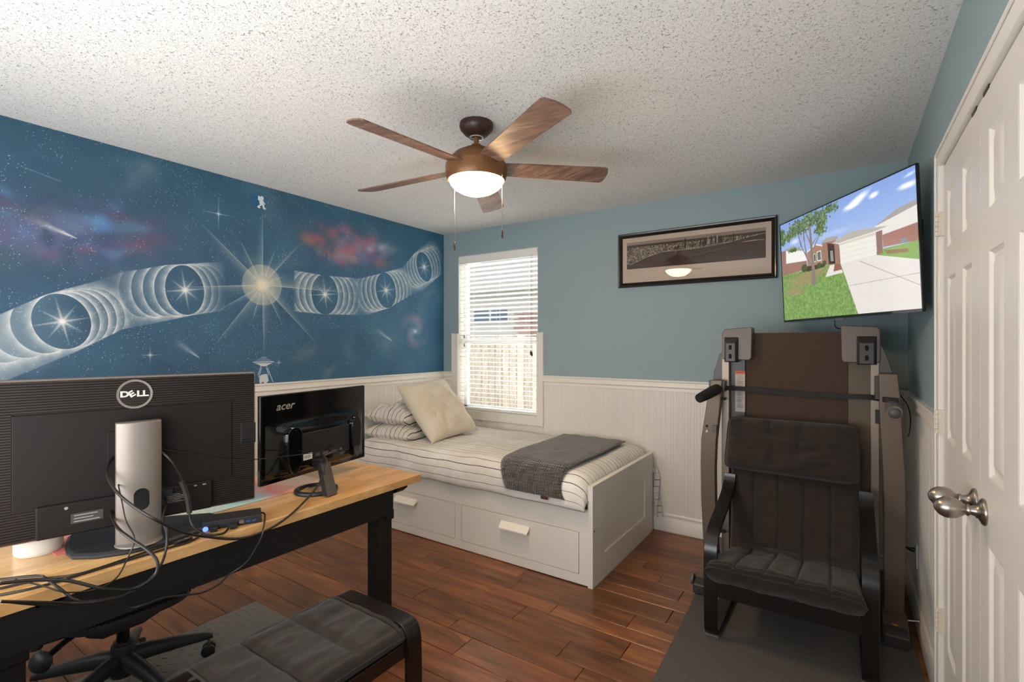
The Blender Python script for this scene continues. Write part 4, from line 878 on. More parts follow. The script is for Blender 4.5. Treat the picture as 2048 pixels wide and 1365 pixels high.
for z, s in ((DT+.0003, .985), (DT+.004, 1), (DT+.010, .995), (DT+.016, .955)):
    for x, y in pl: V.append((pc.x+(x-pc.x)*s, pc.y+(y-pc.y)*s, z))
n = len(pl); F = [tuple(range(n))[::-1], tuple(range(3*n, 4*n))]+[(k*n+i, k*n+(i+1) % n, (k+1)*n+(i+1) % n, (k+1)*n+i) for k in range(3) for i in range(n)]
G().add(V, F).put('stand_base', M('satin_black_base', '17181b', .6), mon, sharp=30)
G().box((-.045, .009, 1.00), (.055, .047, 1.08), f).put('tilt_hinge', black_plastic, mon, bev=.003)
G().lathe([(.062, 0), (.060, .004), (.058, .005)], cf(ox, .066, DT+.0158), 30).put('column_collar', silver, mon)

# ---------------------------------------------------------------- smaller monitor seen from behind
P0 = Vector((-1.951, 1.092, 0)); P1 = Vector((-2.037, 1.687, 0)); az2 = math.atan2((P1-P0).y, (P1-P0).x); f2 = frame((P0+P1)/2, az2); z0, z1 = .796, 1.163; hw = .3006
mo2 = thing('monitor', 'smaller glossy black monitor seen from behind on a ring stand', 'monitor', (-1.92, 1.33, DT))
G().box((-hw, -.022, z0), (hw, -.002, z1), f2).put('panel', gloss_black, mo2, bev=.004)
G().box((-hw+.01, -.0235, z0+.012), (hw-.01, -.0222, z1-.01), f2).put('display', M('display_off', 'x'), mo2)
def hull(u, v):
    a = -hw*.93+hw*1.86*u; z = z0+.02+(z1-z0-.04)*v; t = max(0, 1-abs(2*u-1)**4); s = max(0, min(1, (1.055-z)/.07)); s = s*s*(3-2*s)
    return f2(a, -.001+.020*s*t*min(1, (z-z0-.02)/.02+.2), z)
hl = G().grid(hull, 40, 30).put('rear_hull', gloss_black, mo2, fix=False, sharp=80)
for a0, a1 in ((-.205, -.115), (.172, .240)):
    ac, aw = (a0+a1)/2, (a1-a0)/2
    out = [(aw*math.cos(t), (.925 if math.sin(t) < 0 else .985)+(.105 if math.sin(t) < 0 else .035)*math.sin(t)) for t in [2*math.pi*k/28 for k in range(28)]]
    G().prism(out, lambda a, z: f2(ac+a, .010, z), lambda a, z: f2(ac+a*.82, .034, z)).put('side_fin', gloss_black, mo2, bev=.003, sharp=50)
pr = G().box((-.112, .012, .862), (.168, .0215, .985), f2).put('port_bay', black_plastic, mo2, bev=.003)
G().box((-.108, .0215, .866), (-.060, .0222, .894), f2).put('barcode_label', M('white_label', 'd8d5cf', .6), pr)
g = G()
for k in range(7): g.box((-.102+.005*k, .0222, .872), (-.1+.005*k, .0225, .886), f2)
g.put('barcode', black_plastic, pr, fix=False)['kind'] = 'stuff'
for a, b in ((-.045, -.02), (.0, .03), (.05, .075), (.10, .115)): G().box((a, .0215, .872), (b, .0245, .884), f2).put('port', steel, pr)
G().box((.035, .0215, .884), (.075, .036, .896), f2).put('cable_plug', black_plastic, pr, bev=.002)
text('logo_lettering', 'acer', .046, 0, lambda a, b, c: f2(-.185+a*1.12, .0006, 1.112+c+a*.02), M('logo_grey', 'a8a49e', .35, .4), mo2, shear=.28, bold=.0006)
g = G()
R0, R1 = .088, .070; rc = Vector((-1.893, 1.305, 0))
G().lathe([(R0, DT+.0003), (R0+.002, DT+.006), (R0, DT+.013), (R1+.004, DT+.016), (R1, DT+.012), (R1, DT+.0003), (R0, DT+.0003)], rc, 56).put('ring_base', black_plastic, mo2, sharp=30)
st = frame((-1.80, 1.30, 0), az2)
V = []
for (x, y, z) in ((-1.770, 1.298, DT+.004), (-1.806, 1.298, DT+.004), (-1.945, 1.365, .846), (-1.915, 1.365, .850)): V.append((x, y, z))
ud = Vector((-.143, .990, 0))*.027
VV = [tuple(Vector(v)-ud) for v in V]+[tuple(Vector(v)+ud) for v in V]
G().add(VV, [(0, 1, 2, 3)[::-1], (4, 5, 6, 7), (0, 1, 5, 4), (1, 2, 6, 5), (2, 3, 7, 6), (3, 0, 4, 7)]).put('stand_arm', M('satin_grey_plastic', '2b2725', .35), mo2, bev=.002)
G().box((-.060, .0, .826), (-.006, .075, .862), f2).put('arm_hinge', black_plastic, mo2, bev=.003)

# ---------------------------------------------------------------- dock, canister
df = frame((-1.806, .806, 0), math.atan2(.155, .08)); dk = thing('docking_station', 'flat black docking station at the desk edge with cables plugged in', 'docking station', (-1.80, .90, DT))
G().box((0, -.085, DT+.001), (.182, 0, DT+.029), df).put('body', M('matt_black_plastic', '1a1a1c', .55), dk, bev=.003)
for a, b, z_a, z_b, nm in ((.030, .048, .004, .017, 'video_port'), (.058, .074, .006, .014, 'port'), (.084, .102, .004, .017, 'video_port'), (.112, .126, .008, .020, 'network_port'), (.133, .146, .010, .014, 'usb_port'), (.152, .165, .010, .014, 'usb_port')):
    G().box((a, 0, DT+z_a), (b, .0012, DT+z_b), df).put(nm, M('usb_blue', '2f4f9a', .4) if 'usb' in nm else (steel if 'net' in nm else dark_rubber), dk)
for a in (.026, .084): G().box((a, .001, DT+.002), (a+.022, .030, DT+.016), df).put('connector', dark_rubber, dk, bev=.002)
G().lathe([(.0075, .0), (.0085, .002), (.0055, .003)], df(.012, .012, DT+.010), 18, df(0, 1, 0)-df(0, 0, 0)).put('power_ring', M('blue_led', '2040ff', .3, emit=('5a78ff', 2.0)), dk)
cn = G().lathe([(.052, 0), (.056, .004), (.057, .012), (.057, .080), (.053, .085), (.0, .086)], (-2.048, .452, DT+.0003), 40).put('canister', M('white_plastic', 'd9d4ca', .4), None); tag(cn, 'round white canister on the desk, half hidden by the large monitor', 'canister')
# ---------------------------------------------------------------- floor mats
mt = thing('chair_mat', 'grey diamond-plate rubber mat under the desk chair', 'floor mat', (-2.2, .8, 0))
gm = M('grey_rubber_mat', '857f78', .6, bump=(300, .15, .001))
box('mat_base', (-2.60, .12, .0006), (-1.72, 1.432, .0050), gm, mt, bev=.001)
g = G(); p = .036
for i in range(int(.86/p)):
    for j in range(int(1.29/p)):
        x = -2.585+p*(i+.5); y = .135+p*(j+.5); a = R(45 if (i+j) % 2 else -45); c, s = math.cos(a), math.sin(a); L, w_ = .0135, .0034
        g.add([(x-c*L, y-s*L, .005), (x+s*w_, y-c*w_, .005), (x+c*L, y+s*L, .005), (x-s*w_, y+c*w_, .005), (x-c*L*.5, y-s*L*.5, .0075), (x+c*L*.5, y+s*L*.5, .0075)], [(0, 1, 4), (1, 2, 5), (1, 5, 4), (2, 3, 5), (3, 0, 4), (3, 4, 5)])
g.put('tread_marks', gm, mt, fix=False, sharp=10)['kind'] = 'stuff'
cm = M('charcoal_foam_mat', '4a4541', .85, var=(160, '5d5854'), bump=(220, .6, .003))
o = G().prism([(-.690, 3.30), (-.625, 1.30), (.270, 1.30), (.270, 2.60), (.250, 3.50), (-.70, 3.50)], lambda x, y: (x, y, .0006), lambda x, y: (x, y, .0075)).put('exercise_mat', cm, None, bev=.002); tag(o, 'dark grey textured exercise mat under the armchair and treadmill', 'floor mat')

# ---------------------------------------------------------------- desk chair
HX, HY = -2.37, .77
oc = thing('office_chair', 'black swivel office chair tucked behind the desk, star base', 'office chair', (HX, HY, 0))
plast = M('dark_grey_plastic', '2a2b2d', .45, bump=(400, .08, .0004))
def slab(cx, cy, hx, hy, z0, z1, e=3.2, n=40, t0=.93, t1=.97):
    g = G(); V = []; lv = [(z0, t0), (z0+(z1-z0)*.3, 1), (z0+(z1-z0)*.75, 1), (z1, t1)]
    for z, s in lv:
        for k in range(n):
            a = 2*math.pi*k/n; c, q = math.cos(a), math.sin(a); r_ = (abs(c)**e+abs(q)**e)**(-1/e); V.append((cx+hx*s*r_*c, cy+hy*s*r_*q, z))
    m = len(lv); F = [(k*n+i, k*n+(i+1) % n, (k+1)*n+(i+1) % n, (k+1)*n+i) for k in range(m-1) for i in range(n)]+[tuple(range(n))[::-1], tuple((m-1)*n+i for i in range(n))]
    return g.add(V, F)
slab(-2.40, .77, .235, .245, .375, .435).put('seat_cushion', M('black_mesh_fabric', '141313', .9, bump=(300, .5, .002)), oc, sharp=60)
g = G()
for k in range(90):
    a = 2*math.pi*k/90; e = 3.2; c, q = math.cos(a), math.sin(a); r_ = (abs(c)**e+abs(q)**e)**(-1/e); x, y = -2.40+.2365*r_*c, .77+.2465*r_*q; g.box((x-.0022, y-.0022, .380), (x+.0022, y+.0022, .392))
g.put('seam_ribs', black_plastic, oc, fix=False)['kind'] = 'stuff'
slab(-2.40, .77, .215, .215, .330, .380, t0=.80).put('seat_shell', plast, oc, sharp=60)
G().prism([(-.14, .335), (.14, .335), (.12, .285), (.05, .262), (-.08, .262), (-.13, .29)], lambda a, z: (HX-.055, HY+a, z), lambda a, z: (HX+.055, HY+a, z)).put('mechanism', plast, oc, bev=.006)
lv = G().tube([(HX+.02, HY-.12, .318), (HX+.09, HY-.20, .325), (HX+.215, HY-.285, .348)], .0105, n=10).put('lever', black_plastic, oc)
G().lathe([(.0, -.020), (.018, -.015), (.031, -.003), (.035, .006), (.030, .015), (.016, .024), (.0, .028)], (HX+.220, HY-.288, .350), 20, (.6, -.75, .1)).put('lever_knob', plast, lv)
G().lathe([(0, -.006), (.025, -.004), (.03, 0), (.025, .004), (0, .006)], (HX-.02, HY-.26, .30), 18, (.2, .2, 1)).put('lever_paddle', plast, oc)
G().tube([(HX, HY-.12, .30), (HX-.02, HY-.24, .30)], .007, n=8).put('lever', black_plastic, oc)
G().cyl((HX, HY, .19), (HX, HY, .29), .0215, n=24).put('gas_column', M('glossy_black_tube', '0c0c0e', .15, .4), oc)
G().lathe([(.0215, .204), (.031, .203), (.032, .194), (.037, .192), (.040, .184), (.042, .13), (.045, .085), (.04, .07), (.0, .07)], (HX, HY, 0), 30).put('hub', plast, oc)
for k in range(5):
    a = R(80+72*k); d = Vector((math.cos(a), math.sin(a), 0)); o = Vector((HX, HY, 0)); s = Vector((-d.y, d.x, 0))
    P = [(0.02, .128, .032, .040), (.09, .126, .028, .036), (.19, .112, .024, .028), (.28, .096, .020, .019), (.312, .088, .014, .012)]
    V = []
    for r_, z, hw_, hh in P:
        for q in range(10):
            t = 2*math.pi*q/10; V.append(o+d*r_+s*hw_*math.cos(t)+Vector((0, 0, z+hh*math.sin(t)*(1 if math.sin(t) > 0 else .8))))
    F = [(i*10+q, i*10+(q+1) % 10, (i+1)*10+(q+1) % 10, (i+1)*10+q) for i in range(4) for q in range(10)]+[tuple(range(10))[::-1], tuple(40+q for q in range(10))]
    lg_ = G().add(V, F).put('leg', plast, oc, sharp=60); c = o+d*.298; ax = Vector((math.cos(a+1.2), math.sin(a+1.2), 0))
    zb = .0068 if (-2.6 < c.x < -1.72 and .12 < c.y < 1.43) else .0
    cc = c+Vector((0, 0, zb+.027))
    G().cyl(c+Vector((0, 0, zb+.03)), c+Vector((0, 0, .082)), .006, n=8).put('stem', steel, lg_)
    for sgn in (-1, 1): G().lathe([(.0, 0), (.020, 0), (.0265, .003), (.0265, .014), (.018, .018), (0, .018)], cc+ax*(.006*sgn), 22, ax*sgn).put('caster_wheel', black_plastic, lg_)
# backrest on the far side
slab_b, _p = sweep('backrest', [(0, .50), (-.02, .62), (.0, .80), (.01, .92)], -.20, .20, .05, MC['black_mesh_fabric'], None, nx=16, seed=2)
slab_b.parent = oc; W_ = W[slab_b]; 
me = slab_b.data
for v in me.vertices:
    x, y, z = v.co+W_; v.co = Vector((y-.0, x, z))-Vector((0, 0, W_.z))
slab_b.location = Vector((HX-.235, HY, W_.z))-W[oc]; W[slab_b] = Vector((HX-.235, HY, W_.z))
box('back_support', (HX-.285, HY-.03, .34), (HX-.262, HY+.03, .62), plast, oc, bev=.006)
box('back_link', (HX-.285, HY-.03, .33), (HX-.05, HY+.03, .35), plast, oc, bev=.004)

# ---------------------------------------------------------------- footstool (foreground)
fs = thing('footstool', 'dark bentwood footstool with quilted charcoal cushion in the foreground', 'footstool', (-1.47, .95, 0))
def arch(yc, wd=.066):
    x0, x1, h = -1.672, -1.268, .392
    P = [(x0-.012, yc, .0), (x0-.010, yc, .15), (x0-.008, yc, .30), (x0, yc, h-.040), (x0+.022, yc, h-.014), (x0+.06, yc, h-.0095), (x0+.21, yc, h-.009), (x1-.06, yc, h-.0095), (x1-.020, yc, h-.016), (x1-.002, yc, h-.044), (x1+.004, yc, .30), (x1+.006, yc, .15), (x1+.008, yc, 0)]
    return G().ribbon(P, (0, 1, 0), wd, .020, 5)
for yc in (1.258, .66): arch(yc).put('bentwood_leg', dark_brown, fs, bev=.002)
for x in (-1.276, -1.66): box('side_rail', (x-.010, .66, .285), (x+.010, 1.258, .335), dark_brown, fs)
for y in (.80, .96, 1.12): G().ribbon([(-1.655, y, .315), (-1.46, y, .295), (-1.282, y, .315)], (0, 1, 0), .05, .010, 4).put('slat', dark_brown, fs)
def qf(lines, cross, w_=.014, dep=.5):
    def q(u, v, s=1):
        m = 1
        for l in lines: m = min(m, 1-(dep*.5 if l in (.07, .93) else dep)*math.exp(-((v-l)/w_)**2))
        for l in cross: m = min(m, 1-dep*math.exp(-((u-l)/w_)**2))
        return m
    return q
fc, pf_ = sweep('cushion', [(.650, .352), (.80, .355), (1.0, .357), (1.20, .352), (1.232, .346)], -1.692, -1.270, .075, charcoal, fs, nx=44, smooth=18, quilt=qf([.07, .93], [.13, .335, .55, .77], .013, .40), wr=.007, edge=9, seed=4, round_=.4)
for s_ in (0.002, .998): G().tube([tuple(pf_(u/20, s_, 0)) for u in range(21)], .0042, n=6, smooth=1).put('piping', charcoal, fc)

# ---------------------------------------------------------------- armchair
ac = thing('armchair', 'low bentwood armchair with charcoal quilted cushion and headrest', 'armchair', (-.21, 2.75, .0075))
Z0 = .0078
side = [(3.06, .055), (2.90, .030), (2.60, .016), (2.475, .016), (2.440, .030), (2.424, .075), (2.416, .22), (2.414, .36), (2.425, .425), (2.455, .468), (2.52, .497), (2.62, .525), (2.74, .556), (2.82, .585), (2.875, .625), (2.89, .665)]
for xc in (-.513, .088):
    sf = G().ribbon([(xc, y, z+Z0) for y, z in side], (1, 0, 0), .058, .022, 5).put('side_frame', dark_brown, ac, bev=.002)
    for y in (2.46, 2.98): box('foot_pad', (xc-.03, y-.02, Z0), (xc+.03, y+.02, Z0+(.009 if y < 2.6 else .030)), M('felt_pad', '6a6560', .9), sf, bev=0)
box('front_crossbar', (-.485, 2.405, .215), (.060, 2.425, .290), dark_brown, ac, bev=.003)
box('rear_crossbar', (-.485, 2.955, .060), (.060, 2.975, .130), dark_brown, ac, bev=.003)
bk = [(2.40, .300), (2.60, .255), (2.78, .235), (2.86, .26), (2.95, .42), (3.005, .68), (3.03, .93)]
for xc in (-.455, .030): G().ribbon([(xc, y, z) for y, z in bk], (1, 0, 0), .05, .018, 5).put('seat_frame', dark_brown, ac, bev=.002)
for (y, z) in ((2.955, .45), (2.985, .60), (3.008, .75), (3.018, .88)): G().ribbon([(-.45, y+.004, z), (-.21, y+.02, z), (.025, y+.004, z)], (0, 0, 1), .05, .009, 4).put('back_slat', dark_brown, ac)
seatp = [(2.372, .340), (2.42, .345), (2.56, .322), (2.70, .298), (2.80, .290)]
def hwl(u): return -.530+.015*u
sc, ps = sweep('seat_cushion', seatp, lambda u: -.532+.045*u, lambda u: .078-.025*u, .095, charcoal, ac, nx=60, smooth=10, quilt=qf([.2, .4, .6, .8], [.12], .010, .30), wr=.010, edge=12, seed=1, round_=.42)
G().tube([tuple(ps(.004, v/30, .9)+Vector((0, -.004, .0))) for v in range(31)], .0045, n=6, smooth=1).put('piping', charcoal, sc)
backp = [(2.745, .300), (2.795, .335), (2.845, .42), (2.90, .56), (2.945, .72), (2.975, .86), (2.985, .93)]
bc, pb = sweep('back_cushion', backp, lambda u: -.490-.035*u, lambda u: .058+.01*u, .075, charcoal, ac, nx=60, smooth=8, quilt=qf([.2, .4, .6, .8], [.16], .009, .30), wr=.012, edge=9, seed=6, round_=.42)
def hq(u, v):
    return 1-.5*math.exp(-((u-.37-.02*math.sin(v*5))/.025)**2)*(.3+.7*v)-.45*math.exp(-((u-.56-.04*v)/.022)**2)*(.3+.7*v)-.2*math.exp(-((u-.80+.12*v)/.02)**2)*(1-v)
hr = pillow('headrest', (-.540, 2.880, .705), (.060, 2.868, .700), (.062, 2.958, .975), (-.532, 2.965, .972), .125, charcoal, ac, n=40, seed=2, wr=.022, pw=4.5, pinch=0, quilt=hq, piping=.0045, rc=.035)

# ---------------------------------------------------------------- folded treadmill
tm = thing('treadmill', 'folded treadmill standing upright in the corner, deck bound with a strap', 'treadmill', (-.22, 3.1, .0075))
taupe = M('taupe_metal', '6a5b4e', .42, .35, bump=(300, .05, .0004)); board = M('deck_underside', '4b382b', .85, var=(200, '3a2a20'), bump=(260, .4, .001)); grey_pl = M('grey_plastic', '55504c', .45, bump=(300, .1, .0005)); dk_pl = M('dark_plastic', '332e2b', .4)
railm = M('champagne_rail', '8f8171', .4, .5)
dY = 3.105
deck = box('deck_board', (-.470, dY, .24), (.018, dY+.022, 1.437), board, tm, bev=.001)
box('walking_belt', (-.470, dY+.0225, .26), (.018, dY+.026, 1.42), dark_rubber, deck, bev=0)
lx0, lx1 = -.588, .146
box('side_rail', (lx0+.040, dY-.012, .20), (-.470, dY+.05, 1.33), dk_pl, tm); box('side_rail', (.018, dY-.012, .20), (lx1-.034, dY+.05, 1.33), M('brown_rail_face', '5d4c36', .5, var=(4, '4c4030')), tm)
box('rail_edge', (lx0, dY-.050, .16), (lx0+.040, dY+.05, 1.34), railm, tm, bev=.003); box('rail_edge', (lx1-.036, dY-.050, .16), (lx1, dY+.05, 1.34), railm, tm, bev=.003)
def cap(x0, x1, flip):
    c = G().prism([(x0, 1.290), (x0, 1.440), (x0+.012, 1.460), (x1-.006, 1.470), (x1, 1.462), (x1-.004, 1.296), (x1-.014, 1.284), (x0+.006, 1.284)] if not flip else [(x1, 1.290), (x1, 1.445), (x1-.012, 1.462), (x0+.006, 1.470), (x0, 1.462), (x0+.004, 1.292), (x0+.014, 1.280), (x1-.006, 1.280)], lambda x, z: (x, dY-.055, z), lambda x, z: (x, dY+.055, z)).put('end_cap', M('taupe_plastic', '65584d', .4), tm, bev=.005)
    a, b = (x0+.012, x0+.088) if not flip else (x1-.098, x1-.014); y = dY-.055
    V = [(a, y, 1.27), (b, y, 1.27), (b, y, 1.415), (a, y, 1.415), (a+.012, y-.034, 1.275), (b-.012, y-.034, 1.275), (b-.012, y-.034, 1.380), (a+.012, y-.034, 1.380)]
    ft = G().add(V, [(0, 1, 5, 4), (1, 2, 6, 5), (2, 3, 7, 6), (3, 0, 4, 7), (4, 5, 6, 7), (0, 3, 2, 1)]).put('foot_pad', dk_pl, c, bev=.003)
    m = (a+b)/2
    for z in (1.355, 1.305): G().prism([(m+.008*math.cos(t), z+(.006 if math.sin(t) > 0 else -.006)+.008*math.sin(t)) for t in [2*math.pi*k/16 for k in range(16)]], lambda x, q: (x, y-.0335, q), lambda x, q: (x, y-.0345, q)).put('screw_hole', M('deep_black', 'x'), c)
cap(-.585, -.428, False); cap(-.014, .150, True)
# uprights with curved outline
Lo = [(-.632, 1.169), (-.662, .98), (-.684, .827), (-.687, .673), (-.684, .47), (-.673, .241), (-.663, .04)]; Li = [(-.585, .04), (-.596, .241), (-.606, .47), (-.608, .673), (-.602, .827), (-.586, .98), (-.575, 1.10), (-.570, 1.169)]
Ro = [(.213, 1.232), (.224, 1.108), (.234, .894), (.243, .729), (.243, .396), (.237, .127), (.235, .04)]; Ri = [(.160, .04), (.160, .127), (.160, .396), (.158, .60), (.156, .729), (.150, .894), (.143, 1.02), (.140, 1.232)]
ul = G().prism(Lo+Li, lambda x, z: (x, 2.975, z), lambda x, z: (x, 3.035, z)).put('upright', taupe, tm, bev=.005)
ur = G().prism(Ro+Ri, lambda x, z: (x, 2.975, z), lambda x, z: (x, 3.035, z)).put('upright', taupe, tm, bev=.005)
G().prism([(-.645, 1.10), (-.630, 1.215), (-.600, 1.32), (-.560, 1.33), (-.560, 1.05)], lambda x, z: (x, 3.06, z), lambda x, z: (x, 3.13, z)).put('console_arm', grey_pl, tm, bev=.004)
G().prism([(.120, 1.05), (.120, 1.40), (.148, 1.385), (.172, 1.33), (.202, 1.225), (.222, 1.10)], lambda x, z: (x, 3.06, z), lambda x, z: (x, 3.13, z)).put('console_arm', grey_pl, tm, bev=.004)
box('console', (-.60, 3.18, 1.02), (.16, 3.42, 1.16), dk_pl, tm, bev=.02)
box('console_arm_bracket', (-.645, 2.99, 1.105), (-.560, 3.06, 1.165), dk_pl, tm); box('console_arm_bracket', (.125, 2.99, 1.105), (.205, 3.06, 1.215), dk_pl, tm)
h_ = G().tube([(-.600, 3.0, 1.118), (-.605, 2.86, 1.110), (-.620, 2.76, 1.098), (-.634, 2.715, 1.088)], [.030, .030, .027, .024], n=16).put('handle', M('black_foam', '161515', .8, bump=(300, .3, .001)), tm)
G().lathe([(0, .002), (.018, .001), (.021, -.006), (.021, -.02)], (-.6355, 2.711, 1.087), 18, (-.3, -.9, -.2)).put('end_plug', black_plastic, h_)
h2 = G().tube([(.192, 3.0, 1.075), (.192, 2.90, 1.068), (.192, 2.845, 1.062)], [.032, .032, .030], n=16).put('handle', M('worn_grey_grip', '5c5652', .8, var=(40, '7d766f'), bump=(200, .4, .001)), tm)
G().lathe([(0, .006), (.014, .005), (.022, 0), (.026, -.01)], (.192, 2.838, 1.058), 20, (0, -1, -.1)).put('pulse_sensor', grey_pl, h2)
for k, z in enumerate((.905, .875)): G().lathe([(.0, .001), (.007, .001), (.008, 0), (.008, -.004)], (-.652, 2.9745, z), 14, (0, -1, 0)).put('bolt', steel if k else dark_rubber, ul)
box('latch', (-.618, 2.955, .878), (-.596, 2.975, .915), grey_pl, ul)
for z in (1.055, .30): box('cross_bracket', (-.605, 3.0, z), (-.56, 3.03, z+.012), dark_rubber, tm)
box('cross_bracket', (.128, 3.0, .985), (.165, 3.03, 1.05), black_metal, tm)
# base tubes and wheels
for (x0, x1, nm) in ((-.690, -.600, 'l'), (.150, .245, 'r')):
    bt = G().prism([(2.815, .040), (2.815, .060), (2.86, .085), (3.0, .100), (3.48, .100), (3.50, .04), (3.50, .03), (2.83, .03)], lambda y, z: (x0, y, z), lambda y, z: (x1, y, z)).put('base_tube', taupe, tm, bev=.004)
    G().prism([(2.800, .012), (2.800, .062), (2.83, .080), (2.875, .085), (2.875, .012)], lambda y, z: (x0+.002, y, z), lambda y, z: (x1-.002, y, z)).put('end_foot', dk_pl, bt, bev=.006)
    G().cyl((x0+.01, 2.84, .030), (x1-.01, 2.84, .030), .0225, n=20).put('wheel', dark_rubber, bt)
    box('rear_foot', (x0+.01, 3.44, .0075), (x1-.01, 3.49, .032), dark_rubber, bt)
G().cyl((-.700, 2.835, .075), (-.688, 2.835, .075), .03, n=18).put('wheel_hub', grey_pl, tm)
wb_ = box('warning_label', (.185, 2.855, .0856), (.205, 2.885, .0862), M('yellow_label', 'd6a52c', .5), tm, bev=0)
box('cross_tube', (-.60, 3.40, .04), (.15, 3.45, .09), taupe, tm); box('motor_hood', (-.52, 3.05, .10), (.09, 3.36, .42), dk_pl, tm, bev=.03)
# warning sticker
sk = box('warning_sticker', (-.522, dY-.0132, .985), (-.470, dY-.0122, 1.220), M('sticker_paper', 'b4aca4', .6), tm, bev=0)
box('sticker_header', (-.522, dY-.0138, 1.202), (-.470, dY-.0132, 1.220), M('sticker_orange', 'c9541f', .5), sk, bev=0)
g = G(); rg = random.Random(5); z = 1.195
while z > 1.0:
    if abs(z-1.125) > .008: g.box((-.512, dY-.0136, z), (-.512+rg.uniform(.02, .038), dY-.0133, z+.0016))
    z -= rg.choice([.004, .004, .008])
g.put('sticker_print', M('print_dark', '5a524c', .7), sk, fix=False)['kind'] = 'stuff'
text('sticker_word', 'WARNING', .0085, 0, lambda a, b, c: Vector((-.496+a, dY-.0139, 1.211+c)), M('print_ink_dark', '3a1a10', .6), sk)
# strap around the folded deck
o = G().ribbon([(-.60, 2.99, 1.122), (-.56, dY-.055, 1.121), (-.45, dY-.022, 1.118), (-.22, dY-.016, 1.108), (.0, dY-.020, 1.104), (.11, dY-.058, 1.108), (.16, 2.97, 1.108), (.215, 2.965, 1.105)], (0, 0, 1), .026, .004, 5).put('strap', M('black_webbing', '1a1716', .7), None); tag(o, 'dark webbing strap tied across the folded treadmill deck', 'strap')

# ---------------------------------------------------------------- cables
CB = {
'loop':(.0042,'thick black display cable looping from the large monitor to the small one',[(-1.925,0.617,1.032),(-1.896,0.582,1.012),(-1.855,0.562,0.985),(-1.791,0.557,0.953),(-1.703,0.567,0.919),(-1.643,0.608,0.873),(-1.666,0.689,0.805),(-1.703,0.784,0.751),(-1.686,0.868,0.722),(-1.674,0.948,0.723),(-1.688,1.035,0.738),(-1.725,1.131,0.764),(-1.751,1.21,0.804),(-1.776,1.265,0.857),(-1.815,1.299,0.884),(-1.87,1.33,0.893),(-1.925,1.438,0.890)]),
'thin':(.0017,'thin cord strung through the air between the two monitors',[(-1.860,0.684,1.043),(-1.861,0.741,1.018),(-1.846,0.803,0.998),(-1.832,0.861,0.973),(-1.817,0.923,0.958),(-1.802,0.984,0.95),(-1.85,1.10,0.93),(-1.88,1.22,0.915),(-1.93,1.35,0.895)]),
'arc':(.0034,'black cable with adapter arching down to the docking station',[(-1.852,0.684,1.045),(-1.812,0.711,1.006),(-1.803,0.741,0.944),(-1.805,0.764,0.869),(-1.8,0.768,0.795),(-1.775,0.772,0.767),(-1.729,0.791,0.751),(-1.71,0.828,0.747),(-1.74,0.862,0.748)]),
'drop':(.0036,'black cable dropping from the right monitor port over the desk edge',[(-1.892,0.729,0.873),(-1.82,0.706,0.856),(-1.713,0.657,0.843),(-1.67,0.65,0.812),(-1.651,0.639,0.766),(-1.632,0.615,0.732),(-1.618,0.576,0.707),(-1.616,0.529,0.697),(-1.617,0.481,0.702),(-1.626,0.427,0.715),(-1.609,0.366,0.749),(-1.586,0.285,0.793)]),
'left':(.0044,'thick black power cable looping from the left port below the monitor',[(-1.95,0.594,0.864),(-1.808,0.57,0.832),(-1.723,0.579,0.808),(-1.659,0.597,0.784),(-1.625,0.608,0.757),(-1.616,0.602,0.726),(-1.613,0.58,0.712),(-1.617,0.541,0.706),(-1.617,0.481,0.733),(-1.652,0.421,0.768),(-1.685,0.363,0.784),(-1.699,0.305,0.795)]),
'long':(.0030,'long grey cord drooping from the docking station in front of the desk',[(-1.785,0.994,0.755),(-1.739,0.989,0.757),(-1.668,0.94,0.723),(-1.645,0.908,0.693),(-1.635,0.866,0.655),(-1.65,0.82,0.63),(-1.648,0.785,0.612),(-1.647,0.738,0.607),(-1.649,0.688,0.619),(-1.654,0.636,0.632),(-1.645,0.582,0.637),(-1.653,0.553,0.64),(-1.642,0.512,0.674),(-1.633,0.482,0.695),(-1.636,0.444,0.708),(-1.643,0.391,0.721),(-1.63,0.339,0.751),(-1.628,0.292,0.779)]),
'd1':(.0032,'black cable lying along the desk edge with a ferrite bead',[(-1.773,0.799,0.744),(-1.735,0.739,0.744),(-1.737,0.683,0.744),(-1.736,0.623,0.744),(-1.738,0.532,0.744),(-1.737,0.47,0.744),(-1.734,0.427,0.744),(-1.745,0.363,0.744),(-1.764,0.317,0.744)]),
'd2':(.0032,'black cable lying on the desk just behind the bead cable',[(-1.793,0.796,0.744),(-1.766,0.694,0.744),(-1.759,0.622,0.744),(-1.745,0.516,0.744),(-1.748,0.458,0.744),(-1.789,0.399,0.744),(-1.811,0.325,0.744)]),
'thin2':(.0020,'thin black cord hanging left of the silver stand column',[(-1.907,0.611,1.001),(-1.864,0.592,0.956),(-1.77,0.571,0.916),(-1.735,0.57,0.863),(-1.717,0.583,0.819),(-1.705,0.579,0.796),(-1.696,0.56,0.761),(-1.666,0.532,0.737),(-1.651,0.506,0.728),(-1.647,0.472,0.725),(-1.639,0.43,0.738),(-1.638,0.401,0.753),(-1.662,0.378,0.768),(-1.711,0.334,0.79)]),
'branch':(.0036,'black cable curling off the desk edge at the left of the tangle',[(-1.873,0.336,0.746),(-1.84,0.378,0.746),(-1.807,0.401,0.748),(-1.73,0.394,0.765),(-1.664,0.407,0.75),(-1.639,0.43,0.72),(-1.637,0.455,0.702),(-1.627,0.51,0.694)])}
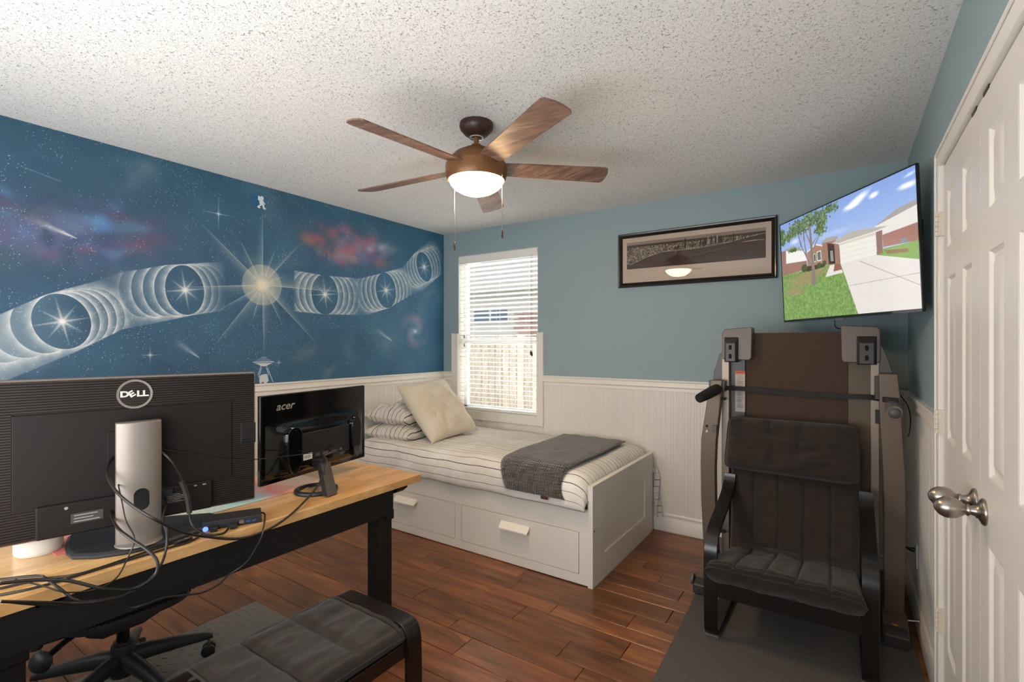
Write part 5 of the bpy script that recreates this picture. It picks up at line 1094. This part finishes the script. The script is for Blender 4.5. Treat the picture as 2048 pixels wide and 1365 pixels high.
for k, (r_, lb, P) in CB.items():
    o = G().tube(P, r_, n=8, smooth=6).put('cable', cable_mat, None); tag(o, lb, 'cable', 'computer cables tangled on and around the desk')
    if k == 'd1': G().cyl((-1.742, .700, .7495), (-1.750, .750, .7495), .0085, n=14).put('ferrite_bead', cable_mat, o)
    if k == 'arc': G().tube([(-1.8025, .7435, .925), (-1.804, .760, .875), (-1.801, .767, .815)], .0085, n=6, smooth=2).put('adapter', M('grey_adapter', '4a4846', .3, .5), o)
    if k == 'left': G().box((-.012, .0, -.010), (.016, .035, .016), frame((-1.975, .560, .885), AZ)).put('plug', black_plastic, o)
    if k == 'drop': G().box((-.016, .0, -.008), (.016, .03, .016), frame((-1.885, .730, .880), AZ)).put('plug', black_plastic, o)
for nm, P, r_, lb in (('cord', [(-.044, 3.463, 1.56), (-.044, 3.463, 1.516), (-.039, 3.466, 1.472), (.02, 3.52, 1.44), (.04, 3.56, 1.30)], .003, 'short black cord hanging below the television'),
    ('cord', [(.150, 3.17, 1.28), (.190, 3.15, 1.19), (.232, 3.12, 1.12), (.255, 3.06, 1.08), (.262, 3.00, 1.02), (.255, 2.97, .96), (.248, 2.965, .94)], .0028, 'black cord dangling beside the right treadmill upright')):
    tag(G().tube(P, r_, n=6, smooth=6).put(nm, cable_mat, None), lb, 'cable')
# outlet with plug on the right wall, door stop
ol = thing('wall_outlet', 'white wall outlet with a black plug on the beadboard right of the treadmill', 'outlet', (XR-.01, 3.14, .33))
box('cover_plate', (XR-.014, 3.105, .275), (XR-.008, 3.175, .390), M('outlet_plate', 'e6e3dc', .4), ol, bev=.002)
for z in (.310, .355): box('socket', (XR-.0155, 3.125, z-.014), (XR-.0138, 3.155, z+.014), M('outlet_face', 'd8d4cc', .4), ol, bev=.003)
o = G().tube([(XR-.015, 3.14, .357), (XR-.035, 3.14, .357), (XR-.050, 3.15, .360), (.235, 3.20, .375), (.20, 3.28, .36)], [.011, .009, .004, .0028, .0028], n=10, smooth=3).put('power_plug', cable_mat, None); tag(o, 'black power plug and cord in the wall outlet', 'plug')
o = G().cyl((XR-.017, 2.96, .085), (XR-.025, 2.96, .085), .012, n=16).tube([(XR-.022, 2.96, .085), (.25, 2.96, .078), (.238, 2.958, .070)], .0045, n=10, smooth=3).put('door_stop', steel, None); tag(o, 'small metal door stop screwed to the right baseboard', 'door stop')
